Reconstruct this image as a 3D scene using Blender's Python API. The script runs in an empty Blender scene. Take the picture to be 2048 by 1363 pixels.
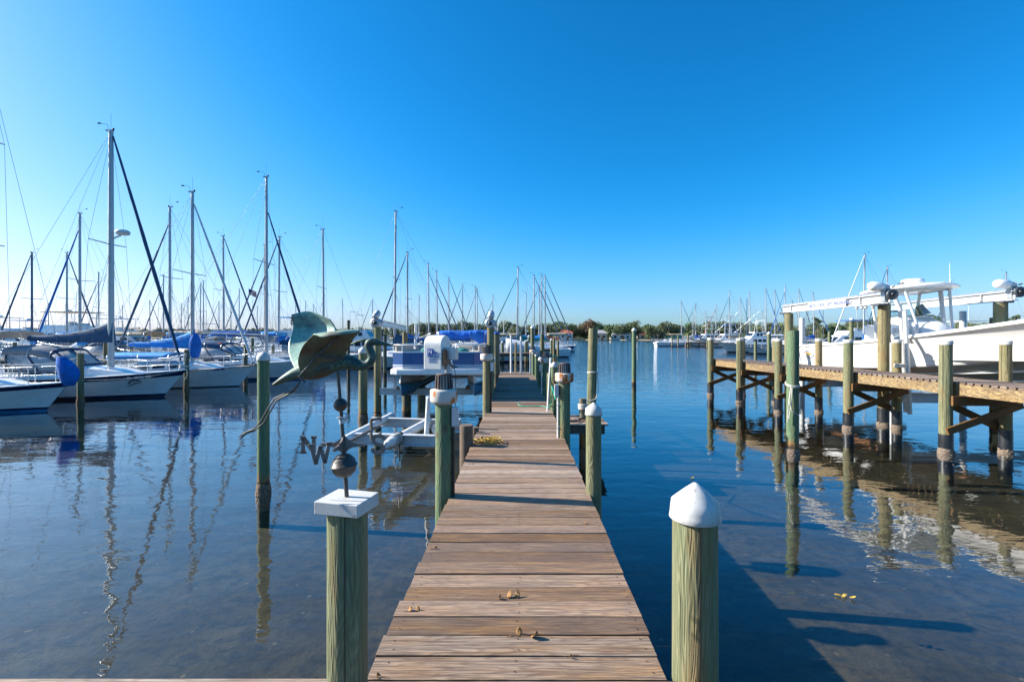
import bpy, bmesh, math, random
from mathutils import Vector, Matrix, noise as mnoise
random.seed(7)
R = math.radians
C = bpy.context.scene.collection
V = Vector
FPX, HY, CX, CZ = 950.0, 670.0, 1024.0, 2.6      # focal length, horizon row, centre column, eye height (survey of the photo)

def P(px, py, Y):
    return V(((px-CX)/FPX*Y, Y, CZ-(py-HY)/FPX*Y))
def W(px, py):
    return P(px, py, FPX*CZ/(py-HY))

# ------------------------------------------------------------------ mesh collector
class MB:
    def __init__(s):
        s.v=[]; s.f=[]; s.m=[]; s.s=[]
    def add(s, vs, fs, mi=0, sm=False):
        o=len(s.v)
        s.v += [tuple(v) for v in vs]
        for f in fs:
            s.f.append(tuple(i+o for i in f)); s.m.append(mi); s.s.append(sm)
    def box(s, c, sz, rot=None, mi=0):
        c=V(c); hx,hy,hz=sz[0]/2,sz[1]/2,sz[2]/2
        vs=[V((x,y,z)) for x in (-hx,hx) for y in (-hy,hy) for z in (-hz,hz)]
        if rot is not None: vs=[rot@v for v in vs]
        s.add([c+v for v in vs], [(0,1,3,2),(4,6,7,5),(0,4,5,1),(2,3,7,6),(0,2,6,4),(1,5,7,3)], mi)
    def beam(s, a, b, w, h, mi=0, up=(0,0,1)):
        a=V(a); b=V(b); d=(b-a).normalized(); u=V(up)
        if abs(d.dot(u))>.98: u=V((0,1,0))
        sd=d.cross(u).normalized(); u=sd.cross(d).normalized()
        vs=[]
        for p in (a,b):
            for x,y in ((-1,-1),(1,-1),(1,1),(-1,1)):
                vs.append(p+sd*(w/2*x)+u*(h/2*y))
        s.add(vs,[(3,2,1,0),(4,5,6,7),(0,1,5,4),(1,2,6,5),(2,3,7,6),(3,0,4,7)],mi)
    def ibeam(s, a, b, w, h, t=.02, mi=0):
        a=V(a); b=V(b); d=(b-a).normalized(); sd=d.cross(V((0,0,1))).normalized(); u=sd.cross(d)
        s.beam(a+u*(h/2-t/2), b+u*(h/2-t/2), w, t, mi)
        s.beam(a-u*(h/2-t/2), b-u*(h/2-t/2), w, t, mi)
        s.beam(a, b, t, h-2*t-.002, mi)
    def tube(s, pts, r, n=8, mi=0, caps=True, sm=True):
        pts=[V(p) for p in pts]; k=len(pts)
        rs=r if isinstance(r,(list,tuple)) else [r]*k
        rows=[]; pu=None
        for i,p in enumerate(pts):
            d=(pts[min(i+1,k-1)]-pts[max(i-1,0)])
            d=d.normalized() if d.length>1e-9 else V((0,0,1))
            if pu is None:
                u=V((0,0,1)) if abs(d.z)<.9 else V((1,0,0))
            else: u=pu
            u=(u-d*u.dot(d))
            u=u.normalized() if u.length>1e-6 else d.orthogonal().normalized()
            pu=u; w=d.cross(u)
            rows.append([p+(u*math.cos(a)+w*math.sin(a))*rs[i] for a in [2*math.pi*j/n for j in range(n)]])
        s.rings(rows, mi, sm, caps)
    def rings(s, rows, mi=0, sm=True, caps=True):
        n=len(rows[0]); vs=[p for r in rows for p in r]; fs=[]
        for i in range(len(rows)-1):
            for j in range(n):
                k=(j+1)%n
                fs.append((i*n+j,i*n+k,(i+1)*n+k,(i+1)*n+j))
        s.add(vs,fs,mi,sm)
        if caps:
            s.add(rows[0],[tuple(range(n))[::-1]],mi); s.add(rows[-1],[tuple(range(n))],mi)
    def grid(s, rows, mi=0, sm=True):
        n=len(rows[0]); vs=[p for r in rows for p in r]; fs=[]
        for i in range(len(rows)-1):
            for j in range(n-1):
                fs.append((i*n+j,i*n+j+1,(i+1)*n+j+1,(i+1)*n+j))
        s.add(vs,fs,mi,sm)
    def lathe(s, prof, c=(0,0,0), n=16, mi=0, sm=True, rot=None, caps=True):
        c=V(c); rows=[]
        for r,z in prof:
            row=[V((r*math.cos(2*math.pi*j/n), r*math.sin(2*math.pi*j/n), z)) for j in range(n)]
            if rot is not None: row=[rot@p for p in row]
            rows.append([c+p for p in row])
        s.rings(rows, mi, sm, caps)
    def ball(s, c, r, n=12, mi=0, sq=(1,1,1)):
        rows=[]; m=max(4,n//2+1)
        for i in range(m+1):
            a=-math.pi/2+math.pi*i/m
            rows.append([V(c)+V((max(.001,math.cos(a))*r*sq[0]*math.cos(2*math.pi*j/n), max(.001,math.cos(a))*r*sq[1]*math.sin(2*math.pi*j/n), math.sin(a)*r*sq[2])) for j in range(n)])
        s.rings(rows, mi, True, False)
    def prism(s, outline, d, mi=0):
        """closed outline of 3-d points pushed along vector d"""
        o=[V(p) for p in outline]; d=V(d); n=len(o)
        s.add(o+[p+d for p in o],[tuple(range(n))[::-1],tuple(range(n,2*n))]+[(i,(i+1)%n,(i+1)%n+n,i+n) for i in range(n)],mi)
    def build(s, name, mats, parent=None, loc=None, bevel=0, solid=0, recalc=True, rz=0):
        me=bpy.data.meshes.new(name)
        me.from_pydata(s.v,[],s.f)
        if not isinstance(mats,(list,tuple)): mats=[mats]
        for m in mats: me.materials.append(m)
        me.polygons.foreach_set('material_index', s.m)
        me.polygons.foreach_set('use_smooth', s.s)
        if recalc:
            bm=bmesh.new(); bm.from_mesh(me); bmesh.ops.recalc_face_normals(bm, faces=bm.faces); bm.to_mesh(me); bm.free()
        me.update()
        o=bpy.data.objects.new(name, me); C.objects.link(o)
        if parent is not None: o.parent=parent
        if loc is not None: o.location=loc
        if rz: o.rotation_euler.z=rz
        if solid:
            md=o.modifiers.new('Solidify','SOLIDIFY'); md.thickness=solid; md.offset=0
        if bevel:
            md=o.modifiers.new('Bevel','BEVEL'); md.width=bevel; md.segments=2; md.limit_method='ANGLE'; md.angle_limit=R(40)
        return o

def tag(o, label=None, cat=None, group=None, kind=None):
    if label: o['label']=label
    if cat: o['category']=cat
    if group: o['group']=group
    if kind: o['kind']=kind
    return o
def thing(name, label, cat, loc=(0,0,0), rz=0, group=None):
    o=bpy.data.objects.new(name,None); C.objects.link(o)
    o.empty_display_size=.2
    o.location=loc; o.rotation_euler=(0,0,rz)
    return tag(o,label,cat,group)

def lettering(txt, size, loc, xd, ud, mat, parent, name='lettering', ext=.002, bold=0, align='LEFT', shear=0):
    cu=bpy.data.curves.new('t','FONT'); cu.body=txt; cu.size=size; cu.extrude=ext; cu.offset=bold; cu.align_x=align; cu.shear=shear
    cu.resolution_u=3
    ob=bpy.data.objects.new('t',cu); C.objects.link(ob)
    dg=bpy.context.evaluated_depsgraph_get(); dg.update()
    me=bpy.data.meshes.new_from_object(ob.evaluated_get(dg))
    bpy.data.objects.remove(ob); bpy.data.curves.remove(cu)
    xd=V(xd).normalized(); ud=V(ud); zd=xd.cross(ud).normalized(); ud=zd.cross(xd)
    M=Matrix((xd,ud,zd)).transposed().to_4x4(); M.translation=V(loc)
    me.transform(M); me.name=name
    me.materials.clear(); me.materials.append(mat)
    o=bpy.data.objects.new(name,me); C.objects.link(o); o.parent=parent
    return o

# ------------------------------------------------------------------ materials
class NT:
    def __init__(s,name):
        s.m=bpy.data.materials.new(name); s.m.use_nodes=True; s.t=s.m.node_tree; s.t.nodes.clear()
        s.out=s.n('ShaderNodeOutputMaterial')
    def n(s,t,**kw):
        nd=s.t.nodes.new(t)
        for k,v in kw.items(): setattr(nd,k,v)
        return nd
    def l(s,a,b): s.t.links.new(a,b)
    def val(s,inp,v):
        if hasattr(v,'is_linked') or isinstance(v,bpy.types.NodeSocket): s.l(v,inp)
        else: inp.default_value=v
    def coord(s,scale=(1,1,1),kind='Object',rnd=False):
        if kind=='World':
            src=s.n('ShaderNodeNewGeometry').outputs['Position']
        else:
            src=s.n('ShaderNodeTexCoord').outputs[kind]
        if rnd:
            oi=s.n('ShaderNodeObjectInfo'); ad=s.n('ShaderNodeVectorMath',operation='ADD')
            ml=s.n('ShaderNodeMath',operation='MULTIPLY'); s.l(oi.outputs['Random'],ml.inputs[0]); ml.inputs[1].default_value=37.
            s.l(src,ad.inputs[0]); s.l(ml.outputs[0],ad.inputs[1]); src=ad.outputs[0]
        mp=s.n('ShaderNodeVectorMath',operation='MULTIPLY'); s.l(src,mp.inputs[0]); mp.inputs[1].default_value=scale
        return mp.outputs[0]
    def noise(s,vec,scale=5,detail=4,rough=.55,dist=0):
        nd=s.n('ShaderNodeTexNoise'); s.l(vec,nd.inputs['Vector'])
        nd.inputs['Scale'].default_value=scale; nd.inputs['Detail'].default_value=detail; nd.inputs['Roughness'].default_value=rough; nd.inputs['Distortion'].default_value=dist
        return nd.outputs['Fac']
    def math(s,op,a,b=None,c=None,clamp=False):
        nd=s.n('ShaderNodeMath',operation=op); nd.use_clamp=clamp
        s.val(nd.inputs[0],a)
        if b is not None: s.val(nd.inputs[1],b)
        if c is not None: s.val(nd.inputs[2],c)
        return nd.outputs[0]
    def mr(s,x,a,b,c=0,d=1):
        nd=s.n('ShaderNodeMapRange'); s.l(x,nd.inputs['Value'])
        for k,v in (('From Min',a),('From Max',b),('To Min',c),('To Max',d)): nd.inputs[k].default_value=v
        return nd.outputs[0]
    def mix(s,f,a,b,mode='MIX'):
        nd=s.n('ShaderNodeMix',data_type='RGBA',blend_type=mode)
        s.val(nd.inputs[0],f)
        for i,x in ((6,a),(7,b)):
            if isinstance(x,bpy.types.NodeSocket): s.l(x,nd.inputs[i])
            else: nd.inputs[i].default_value=(*x,1) if len(x)==3 else x
        return nd.outputs[2]
    def ramp(s,f,stops):
        nd=s.n('ShaderNodeValToRGB'); s.l(f,nd.inputs[0]); e=nd.color_ramp.elements
        while len(e)<len(stops): e.new(.5)
        for el,(p,c) in zip(e,stops): el.position=p; el.color=(*c,1)
        return nd.outputs[0]
    def bump(s,h,strength=.3,dist=.01):
        nd=s.n('ShaderNodeBump'); s.l(h,nd.inputs['Height']); nd.inputs['Strength'].default_value=strength; nd.inputs['Distance'].default_value=dist
        return nd.outputs[0]
    def bsdf(s,col,rough=.5,metal=0,norm=None,coat=0,spec=.5):
        b=s.n('ShaderNodeBsdfPrincipled')
        if isinstance(col,bpy.types.NodeSocket): s.l(col,b.inputs['Base Color'])
        else: b.inputs['Base Color'].default_value=(*col,1)
        s.val(b.inputs['Roughness'],rough); b.inputs['Metallic'].default_value=metal
        b.inputs['Coat Weight'].default_value=coat; b.inputs['Specular IOR Level'].default_value=spec
        if norm is not None: s.l(norm,b.inputs['Normal'])
        s.l(b.outputs[0],s.out.inputs[0])
        return b

def simple(name,col,rough=.5,metal=0,var=.15,scale=5,bump=0,bscale=40,coat=0,spec=.5,dirt=None):
    t=NT(name); c=t.coord(rnd=True)
    n=t.noise(c,scale,5)
    lo=tuple(max(0,x*(1-var)) for x in col); hi=tuple(min(1,x*(1+var)) for x in col)
    cc=t.mix(t.mr(n,.3,.7),lo,hi)
    if dirt:
        n2=t.noise(t.coord((1,1,.35),rnd=True),scale*1.7,6,.65)
        cc=t.mix(t.mr(n2,.56,.78,0,.75),cc,dirt)
    nm=None
    if bump: nm=t.bump(t.noise(c,bscale,4),bump,.01)
    t.bsdf(cc,t.mr(n,.3,.7,max(.03,rough-.08),min(1,rough+.1)),metal,nm,coat,spec)
    return t.m

M={}
def wood_piling(name,ca,cb,cc,dark=True,cs=1.0):
    t=NT(name); c=t.coord((1,1,1),rnd=True)
    lo=t.noise(t.coord((2.2,2.2,.5),rnd=True),1.4,3)
    gr=t.noise(t.coord((22*cs,22*cs,1.3),rnd=True),1.6,6,.7)
    con=t.noise(t.coord((6.5,6.5,.62),rnd=True),1.,3,.45,.1)
    bands=t.math('SINE',t.math('MULTIPLY',con,170.))
    fine=t.noise(t.coord((70,70,2.4),rnd=True),1.5,4,.7)
    col=t.mix(t.mr(lo,.38,.62),ca,cb)
    col=t.mix(t.mr(gr,.35,.75),col,cc)
    col=t.mix(t.mr(bands,-.1,1.,0,.34),col,tuple(x*.42 for x in ca))
    col=t.mix(t.mr(bands,-.5,-1.,0,.16),col,tuple(min(1,x*1.35) for x in cc))
    col=t.mix(t.mr(fine,.34,.6,.55,0),col,tuple(x*.38 for x in ca))
    crack=t.noise(t.coord((24,24,.22),rnd=True),1.2,2,.5)
    ck=t.mr(crack,.64,.67,0,.85)
    col=t.mix(ck,col,(.05,.05,.03))
    kn=t.n('ShaderNodeTexVoronoi',feature='F1'); t.l(t.coord((3.5,3.5,2.2),rnd=True),kn.inputs['Vector']); kn.inputs['Scale'].default_value=1.
    col=t.mix(t.mr(kn.outputs['Distance'],.05,.16,.7,0),col,(.10,.055,.03))
    col=t.mix(t.mr(t.noise(t.coord((5,5,1.),rnd=True),.8,5),.52,.7,0,.7),col,(.26,.155,.06))
    z=t.n('ShaderNodeSeparateXYZ'); t.l(t.coord(kind='World'),z.inputs[0])
    zz=t.math('ADD',z.outputs[2],t.math('MULTIPLY',t.noise(c,9,4),-.35))
    if dark:
        col=t.mix(t.mr(zz,.02,.20,1,0),col,(.28,.14,.045))
        col=t.mix(t.mr(zz,-.06,.06,1,0),col,(.018,.018,.014))
    h=t.math('ADD',t.math('MULTIPLY',gr,.5),t.math('MULTIPLY',ck,-1.))
    h=t.math('ADD',h,t.math('MULTIPLY',bands,.12))
    t.bsdf(col,.78,0,t.bump(h,.8,.016))
    return t.m
M['pile']=wood_piling('green_treated_wood',(.175,.185,.09),(.11,.165,.08),(.285,.28,.165))
M['pile_green']=wood_piling('green_painted_wood',(.12,.20,.10),(.075,.165,.085),(.205,.275,.16))
M['pile_tan']=wood_piling('tan_treated_wood',(.27,.205,.09),(.20,.205,.09),(.33,.28,.155))
M['pile_old']=wood_piling('old_grey_wood',(.13,.14,.085),(.075,.085,.055),(.2,.2,.14))

def plank_mat(name,cols,axis=0,warm=(.50,.29,.13),val=1.0):
    t=NT(name); g=t.n('ShaderNodeNewGeometry'); ri=g.outputs['Random Per Island']
    off=t.math('MULTIPLY',ri,91.)
    def co(sc):
        a=t.n('ShaderNodeVectorMath',operation='ADD'); t.l(t.n('ShaderNodeTexCoord').outputs['Object'],a.inputs[0]); t.l(off,a.inputs[1])
        m=t.n('ShaderNodeVectorMath',operation='MULTIPLY'); t.l(a.outputs[0],m.inputs[0]); m.inputs[1].default_value=sc if axis==0 else (sc[1],sc[0],sc[2])
        return m.outputs[0]
    gr=t.noise(co((2.0,74,30)),1.5,6,.75)
    con=t.noise(co((.9,7,7)),1.2,2.5,.5)
    bands=t.math('SINE',t.math('MULTIPLY',con,85.))
    stain=t.noise(co((1.1,9,4)),1.3,4,.6)
    base=t.ramp(ri,[(0,cols[0]),(.3,cols[1]),(.55,cols[2]),(.8,cols[3]),(1,cols[0])])
    col=t.mix(t.mr(stain,.46,.66,0,.55),base,warm)
    col=t.mix(t.mr(gr,.40,.58,.85,0),col,(.075,.05,.04))
    col=t.mix(t.mr(gr,.56,.74,0,.55),col,(.50,.39,.29))
    col=t.mix(t.mr(bands,.1,1.,0,.5),col,(.14,.085,.06))
    wn=t.noise(co((.6,2.4,2)),1.1,3)
    col=t.mix(t.mr(wn,.56,.74,0,.6),col,(.14,.105,.085))
    kn=t.n('ShaderNodeTexVoronoi',feature='F1'); t.l(co((2.1,7.5,3)),kn.inputs['Vector']); kn.inputs['Scale'].default_value=1.
    col=t.mix(t.mr(kn.outputs['Distance'],.04,.13,.75,0),col,(.16,.07,.03))
    hv=t.n('ShaderNodeHueSaturation'); t.l(col,hv.inputs['Color']); wv=t.n('ShaderNodeTexWhiteNoise',noise_dimensions='1D'); t.l(off,wv.inputs['W']); t.l(t.mr(wv.outputs['Value'],0,1,.62*val,1.30*val),hv.inputs['Value']); t.l(t.mr(wv.outputs['Value'],0,1,1.22,.86),hv.inputs['Saturation'])
    h=t.math('ADD',gr,t.math('MULTIPLY',bands,.2))
    t.bsdf(hv.outputs[0],.72,0,t.bump(h,.45,.006))
    return t.m
M['plank']=plank_mat('weathered_plank',[(.27,.175,.11),(.44,.345,.265),(.20,.13,.09),(.38,.25,.15)],0,(.42,.225,.08))
M['plank_y']=plank_mat('weathered_plank_pier',[(.26,.2,.17),(.32,.26,.23),(.24,.18,.15),(.30,.22,.17)],0,(.3,.2,.12))
M['newwood']=plank_mat('tan_lumber',[(.54,.41,.23),(.50,.37,.20),(.56,.44,.26),(.52,.38,.21)],1,(.48,.32,.15),1.08)
M['brace']=plank_mat('brown_lumber',[(.34,.17,.06),(.3,.14,.05),(.36,.2,.08),(.33,.17,.07)],1,(.38,.17,.05),1.0)
M['beamdark']=simple('dark_old_timber',(.13,.095,.07),.85,0,.35,4,.4,30)
M['white']=simple('white_gelcoat',(.84,.84,.83),.28,0,.04,2,coat=.3)
M['white_dirty']=simple('weathered_white_gelcoat',(.70,.71,.70),.38,0,.06,3,dirt=(.5,.47,.40))
M['pvc']=simple('white_plastic',(.74,.74,.72),.42,0,.05,6,.1,20,dirt=(.42,.40,.36))
M['pvc_mould']=simple('mouldy_white_plastic',(.66,.66,.63),.5,0,.1,9,.15,30,dirt=(.14,.14,.12))
M['paintwhite']=simple('white_paint',(.50,.50,.49),.55,0,.10,14,.05,60,dirt=(.36,.34,.30))
M['navy']=simple('navy_paint',(.006,.022,.075),.25,0,.15,3,coat=.3)
M['navyhull']=simple('deep_blue_gelcoat',(.0,.07,.26),.22,0,.12,1.2,coat=.5)
M['bottom']=simple('dark_antifouling',(.02,.035,.05),.6,0,.3,6)
M['bluebottom']=simple('teal_blue_antifouling',(.008,.15,.30),.5,0,.25,4)
M['greybottom']=simple('grey_antifouling',(.40,.45,.44),.45,0,.08,2)
M['alu']=simple('mill_aluminium',(.62,.64,.66),.42,.75,.08,4)
M['aluwhite']=simple('pale_coated_aluminium',(.54,.56,.57),.45,.1,.06,4,dirt=(.4,.38,.34))
M['mastalu']=simple('anodised_mast',(.40,.41,.43),.4,.45,.08,2)
M['mastdark']=simple('dark_blue_mast',(.045,.09,.17),.4,.2,.1,2)
M['steel']=simple('galvanised_steel',(.42,.45,.48),.45,.6,.15,9)
M['darkmetal']=simple('dark_grey_metal',(.07,.08,.095),.45,.4,.2,9)
M['black']=simple('black_plastic',(.012,.012,.014),.45,0,.2,6)
M['sleeve']=simple('black_pile_wrap',(.012,.014,.018),.35,0,.25,5)
M['wire']=simple('rigging_wire',(.17,.2,.24),.4,.5,.1,4)
M['rail']=simple('stainless_rail',(.62,.64,.66),.25,.85,.05,4)
M['canvas']=simple('royal_blue_canvas',(.002,.13,.48),.8,0,.25,5,.5,9)
M['canvas_sky']=simple('bright_blue_canvas',(.01,.24,.62),.75,0,.2,5,.5,9)
M['canvas_navy']=simple('hazed_navy_canvas',(.022,.075,.15),.8,0,.3,6,.5,9)  # navy lightened towards blue, haze of the air put into the colour
M['canvas_grey']=simple('grey_canvas',(.20,.22,.25),.85,0,.15,5,.4,9)
M['canvas_white']=simple('white_canvas',(.62,.64,.66),.8,0,.08,5,.4,9)
M['canvas_green']=simple('teal_canvas',(.01,.16,.16),.8,0,.2,5,.4,9)
M['canvas_red']=simple('rust_red_canvas',(.42,.06,.035),.8,0,.3,7,.5,9)
M['canvas_tan']=simple('tan_canvas',(.42,.35,.24),.8,0,.12,5,.4,9)
M['clear']=simple('foggy_vinyl_window',(.42,.43,.44),.18,0,.12,3)
M['glass']=simple('dark_tinted_glass',(.015,.022,.03),.06,0,.1,3)
M['teak']=simple('teak_trim',(.22,.10,.045),.5,0,.25,8)
M['rope_w']=simple('white_rope',(.58,.56,.5),.9,0,.2,40,.5,120)
M['rope_y']=simple('yellow_black_rope',(.40,.25,.045),.85,0,.55,26,.5,120)
M['hose']=simple('green_hose',(.01,.30,.20),.4,0,.15,5)
M['oyster']=simple('oyster_shell',(.20,.14,.09),.95,0,.7,40,1.,60,dirt=(.03,.025,.02))
M['barnacle']=simple('barnacle_crust',(.19,.145,.11),.95,0,.55,46,1.,60,dirt=(.06,.05,.04))
M['leaf']=simple('dry_brown_leaf',(.25,.13,.045),.75,0,.4,30)
M['leafy']=simple('yellow_leaf',(.42,.30,.05),.6,0,.3,30)
M['copper']=simple('aged_copper',(.062,.056,.052),.5,.1,.5,9,.25,30,dirt=(.09,.12,.105))
M['grill']=simple('white_slat',(.62,.63,.6),.5,0,.1,8)
M['flagblue']=simple('flag_blue',(.02,.04,.2),.8); M['flagred']=simple('flag_red',(.6,.06,.05),.8); M['flagwhite']=simple('flag_white',(.8,.78,.76),.8)
M['bluetext']=simple('blue_print',(.01,.06,.33),.5,0,.05); M['blacktext']=simple('black_print',(.02,.02,.025),.5,0,.05); M['fainttext']=simple('faded_blue_print',(.12,.15,.30),.5,0,.1); M['whitetext']=simple('white_print',(.75,.77,.8),.5,0,.05)
M['gold']=simple('gold_print',(.5,.33,.05),.4,0,.1)
M['seat']=simple('beige_upholstery',(.5,.42,.34),.6,0,.1,5)
M['roof_red']=simple('terracotta_roof',(.40,.12,.06),.8,0,.25,3); M['roof_grey']=simple('grey_roof',(.33,.33,.34),.8,0,.2,3)
M['wall_c']=simple('cream_wall',(.55,.47,.36),.8,0,.08,2); M['wall_w']=simple('white_wall',(.68,.67,.64),.8,0,.06,2)

def verdigris(name,a,b,c):
    t=NT(name); k=t.coord()
    n1=t.noise(k,11,6,.65,.6); n2=t.noise(k,34,5,.7); n3=t.noise(t.coord((1,1,2.5)),3.2,3)
    col=t.mix(t.mr(n1,.36,.66),a,b); col=t.mix(t.mr(n2,.52,.7,0,.8),col,c); col=t.mix(t.mr(n3,.5,.66,0,.8),col,(.10,.045,.03))
    t.bsdf(col,t.mr(n2,.3,.7,.4,.75),.25,t.bump(n2,.3,.004))
    return t.m
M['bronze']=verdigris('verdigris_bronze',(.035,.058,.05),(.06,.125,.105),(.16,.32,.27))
M['bronze_sunlit']=verdigris('sunlit_verdigris',(.22,.38,.32),(.34,.48,.38),(.10,.22,.21))  # paler copy: sunlight on wing rim and far wing put into the colour
M['bronze_dark']=verdigris('shaded_olive_bronze',(.10,.13,.085),(.15,.185,.13),(.07,.105,.085))  # olive copy: shade under the near wing put into the colour; crest shares it

def capwhite():
    t=NT('stained_white_cap'); k=t.coord(rnd=True)
    a=t.noise(k,6,5,.6); s=t.noise(k,75,2,.5); d=t.noise(t.coord((1,1,.3),rnd=True),14,5,.65)
    col=t.mix(t.mr(a,.35,.65),(.50,.50,.48),(.58,.58,.57)); col=t.mix(t.mr(d,.54,.72,0,.6),col,(.33,.31,.27)); col=t.mix(t.mr(s,.66,.72,0,.75),col,(.20,.18,.15))
    t.bsdf(col,.55,0,t.bump(a,.1,.01)); return t.m
M['paintwhite']=capwhite()
def rustcollar():
    t=NT('rust_stained_white_collar'); k=t.coord(rnd=True)
    n=t.noise(t.coord((1,1,.45),rnd=True),7.5,5,.6); n2=t.noise(k,30,4)
    col=t.mix(t.mr(n2,.4,.75,0,.4),(.58,.56,.52),(.36,.34,.30))
    col=t.mix(t.mr(n,.52,.56,0,1),col,(.50,.17,.04)); col=t.mix(t.mr(n,.58,.64,0,1),col,(.25,.07,.02))
    t.bsdf(col,.6,0,t.bump(n2,.2,.004)); return t.m
M['collar']=rustcollar()

def seabed():
    t=NT('silty_seabed'); k=t.coord(kind='World')
    a=t.noise(k,1.1,6,.6); b=t.noise(k,6.,6,.7); c=t.noise(t.coord((1,2.2,1),kind='World'),2.6,5,.7)
    col=t.mix(t.mr(a,.35,.65),(.026,.020,.006),(.062,.047,.017))
    col=t.mix(t.mr(b,.46,.62,0,.85),col,(.010,.009,.003))
    col=t.mix(t.mr(c,.52,.66,0,.85),col,(.008,.009,.003))
    v=t.n('ShaderNodeTexVoronoi'); t.l(k,v.inputs['Vector']); v.inputs['Scale'].default_value=3.5
    col=t.mix(t.mr(v.outputs['Distance'],.05,.1,.8,0),col,(.13,.10,.055))
    t.bsdf(col,.95,0,t.bump(b,.6,.03)); return t.m
M['seabed']=seabed()

def water():
    t=NT('sea_water'); k=t.coord(kind='World')
    def wn(sc,s,d,ds=0): return t.noise(t.coord(sc,kind='World'),s,d,.5,ds)
    h1=wn((.55,1.25,1),.42,2,.3); h2=wn((.8,1.6,1),1.5,3,.4); h3=wn((1,1.5,1),5.5,2)
    h=t.math('ADD',t.math('MULTIPLY',h1,.55),t.math('ADD',t.math('MULTIPLY',h2,.20),t.math('MULTIPLY',h3,.03)))
    # breeze fields: open water away from the slips is choppier
    sp=t.n('ShaderNodeSeparateXYZ'); t.l(k,sp.inputs[0])
    far=t.math('MULTIPLY',t.mr(sp.outputs[1],13,40,0,1),t.mr(sp.outputs[0],-9,3,.25,1))
    cp=wn((.75,2.2,1),1.7,3,.3)
    h=t.math('ADD',h,t.math('MULTIPLY',t.math('MULTIPLY',cp,far),1.5))
    nm=t.bump(h,.34,.11)
    lw=t.n('ShaderNodeLayerWeight'); lw.inputs['Blend'].default_value=.5; t.l(nm,lw.inputs['Normal'])
    refl=t.math('MULTIPLY_ADD',t.math('POWER',lw.outputs['Facing'],3.7),.97,.02)
    gl=t.n('ShaderNodeBsdfGlossy'); gl.inputs['Roughness'].default_value=.015; t.l(nm,gl.inputs['Normal']); gl.inputs['Color'].default_value=(.95,.97,1,1)
    tr=t.n('ShaderNodeBsdfTransparent'); tr.inputs['Color'].default_value=(.93,.96,.97,1)
    mx=t.n('ShaderNodeMixShader'); bf=t.n('ShaderNodeNewGeometry').outputs['Backfacing']   # from below the surface: no internal mirror, light passes straight
    fac=t.math('MULTIPLY',refl,t.math('SUBTRACT',1.,bf))
    t.l(fac,mx.inputs[0]); t.l(tr.outputs[0],mx.inputs[1]); t.l(gl.outputs[0],mx.inputs[2])
    t.l(mx.outputs[0],t.out.inputs[0])
    va=t.n('ShaderNodeVolumeAbsorption'); va.inputs['Color'].default_value=(.50,.52,.46,1); va.inputs['Density'].default_value=.30
    t.l(va.outputs[0],t.out.inputs['Volume'])
    return t.m
M['water']=water()

def foliage(name,a,b,c):
    t=NT(name); g=t.n('ShaderNodeNewGeometry')
    col=t.ramp(g.outputs['Random Per Island'],[(0,a),(.5,b),(1,c)])
    oi=t.n('ShaderNodeObjectInfo'); hs=t.n('ShaderNodeHueSaturation'); t.l(col,hs.inputs['Color'])
    t.l(t.mr(oi.outputs['Random'],0,1,.475,.525),hs.inputs['Hue']); t.l(t.mr(oi.outputs['Random'],0,1,.75,1.25),hs.inputs['Value'])
    b_=t.bsdf(hs.outputs[0],.7,0)
    return t.m
M['fol']=foliage('broadleaf_foliage',(.065,.095,.038),(.125,.165,.07),(.19,.22,.11))
M['fol_p']=foliage('pine_foliage',(.04,.07,.03),(.075,.12,.05),(.12,.17,.08))
M['fol_r']=foliage('autumn_foliage',(.12,.05,.03),(.18,.09,.06),(.15,.12,.06))
M['bark']=simple('bark',(.13,.10,.075),.9,0,.3,4)
M['sand']=simple('beach_sand',(.46,.36,.25),.95,0,.2,.2)
M['grass']=simple('shore_ground',(.10,.11,.045),.95,0,.5,.08)
# ------------------------------------------------------------------ camera, sky, sun
cam=bpy.data.cameras.new('Camera'); co=bpy.data.objects.new('Camera',cam); C.objects.link(co)
co.location=(0,0,CZ); co.rotation_euler=(R(90),0,0)
cam.sensor_width=36; cam.lens=FPX/2048*36; cam.shift_y=-(681.5-HY)/2048; cam.clip_end=6000; cam.clip_start=.05
bpy.context.scene.camera=co
SUN_EL,SUN_AZ=R(30),R(-81)           # azimuth from +Y, clockwise seen from above
w=bpy.data.worlds.new('World'); bpy.context.scene.world=w; w.use_nodes=True
nt=w.node_tree; bg=nt.nodes['Background']
sky=nt.nodes.new('ShaderNodeTexSky'); sky.sky_type='NISHITA'; sky.sun_disc=False
sky.sun_elevation=SUN_EL; sky.sun_rotation=SUN_AZ; sky.altitude=0; sky.air_density=1.0; sky.dust_density=.8; sky.ozone_density=5
hs=nt.nodes.new('ShaderNodeHueSaturation'); hs.inputs['Saturation'].default_value=1.12; hs.inputs['Hue'].default_value=.5
tm=nt.nodes.new('ShaderNodeMix'); tm.data_type='RGBA'; tm.blend_type='MULTIPLY'; tm.inputs[0].default_value=1; tm.inputs[7].default_value=(.84,.93,1.06,1)
nt.links.new(sky.outputs[0],tm.inputs[6]); sp=nt.nodes.new('ShaderNodeSeparateColor'); cb=nt.nodes.new('ShaderNodeCombineColor')
nt.links.new(sky.outputs[0],sp.inputs[0])
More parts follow.
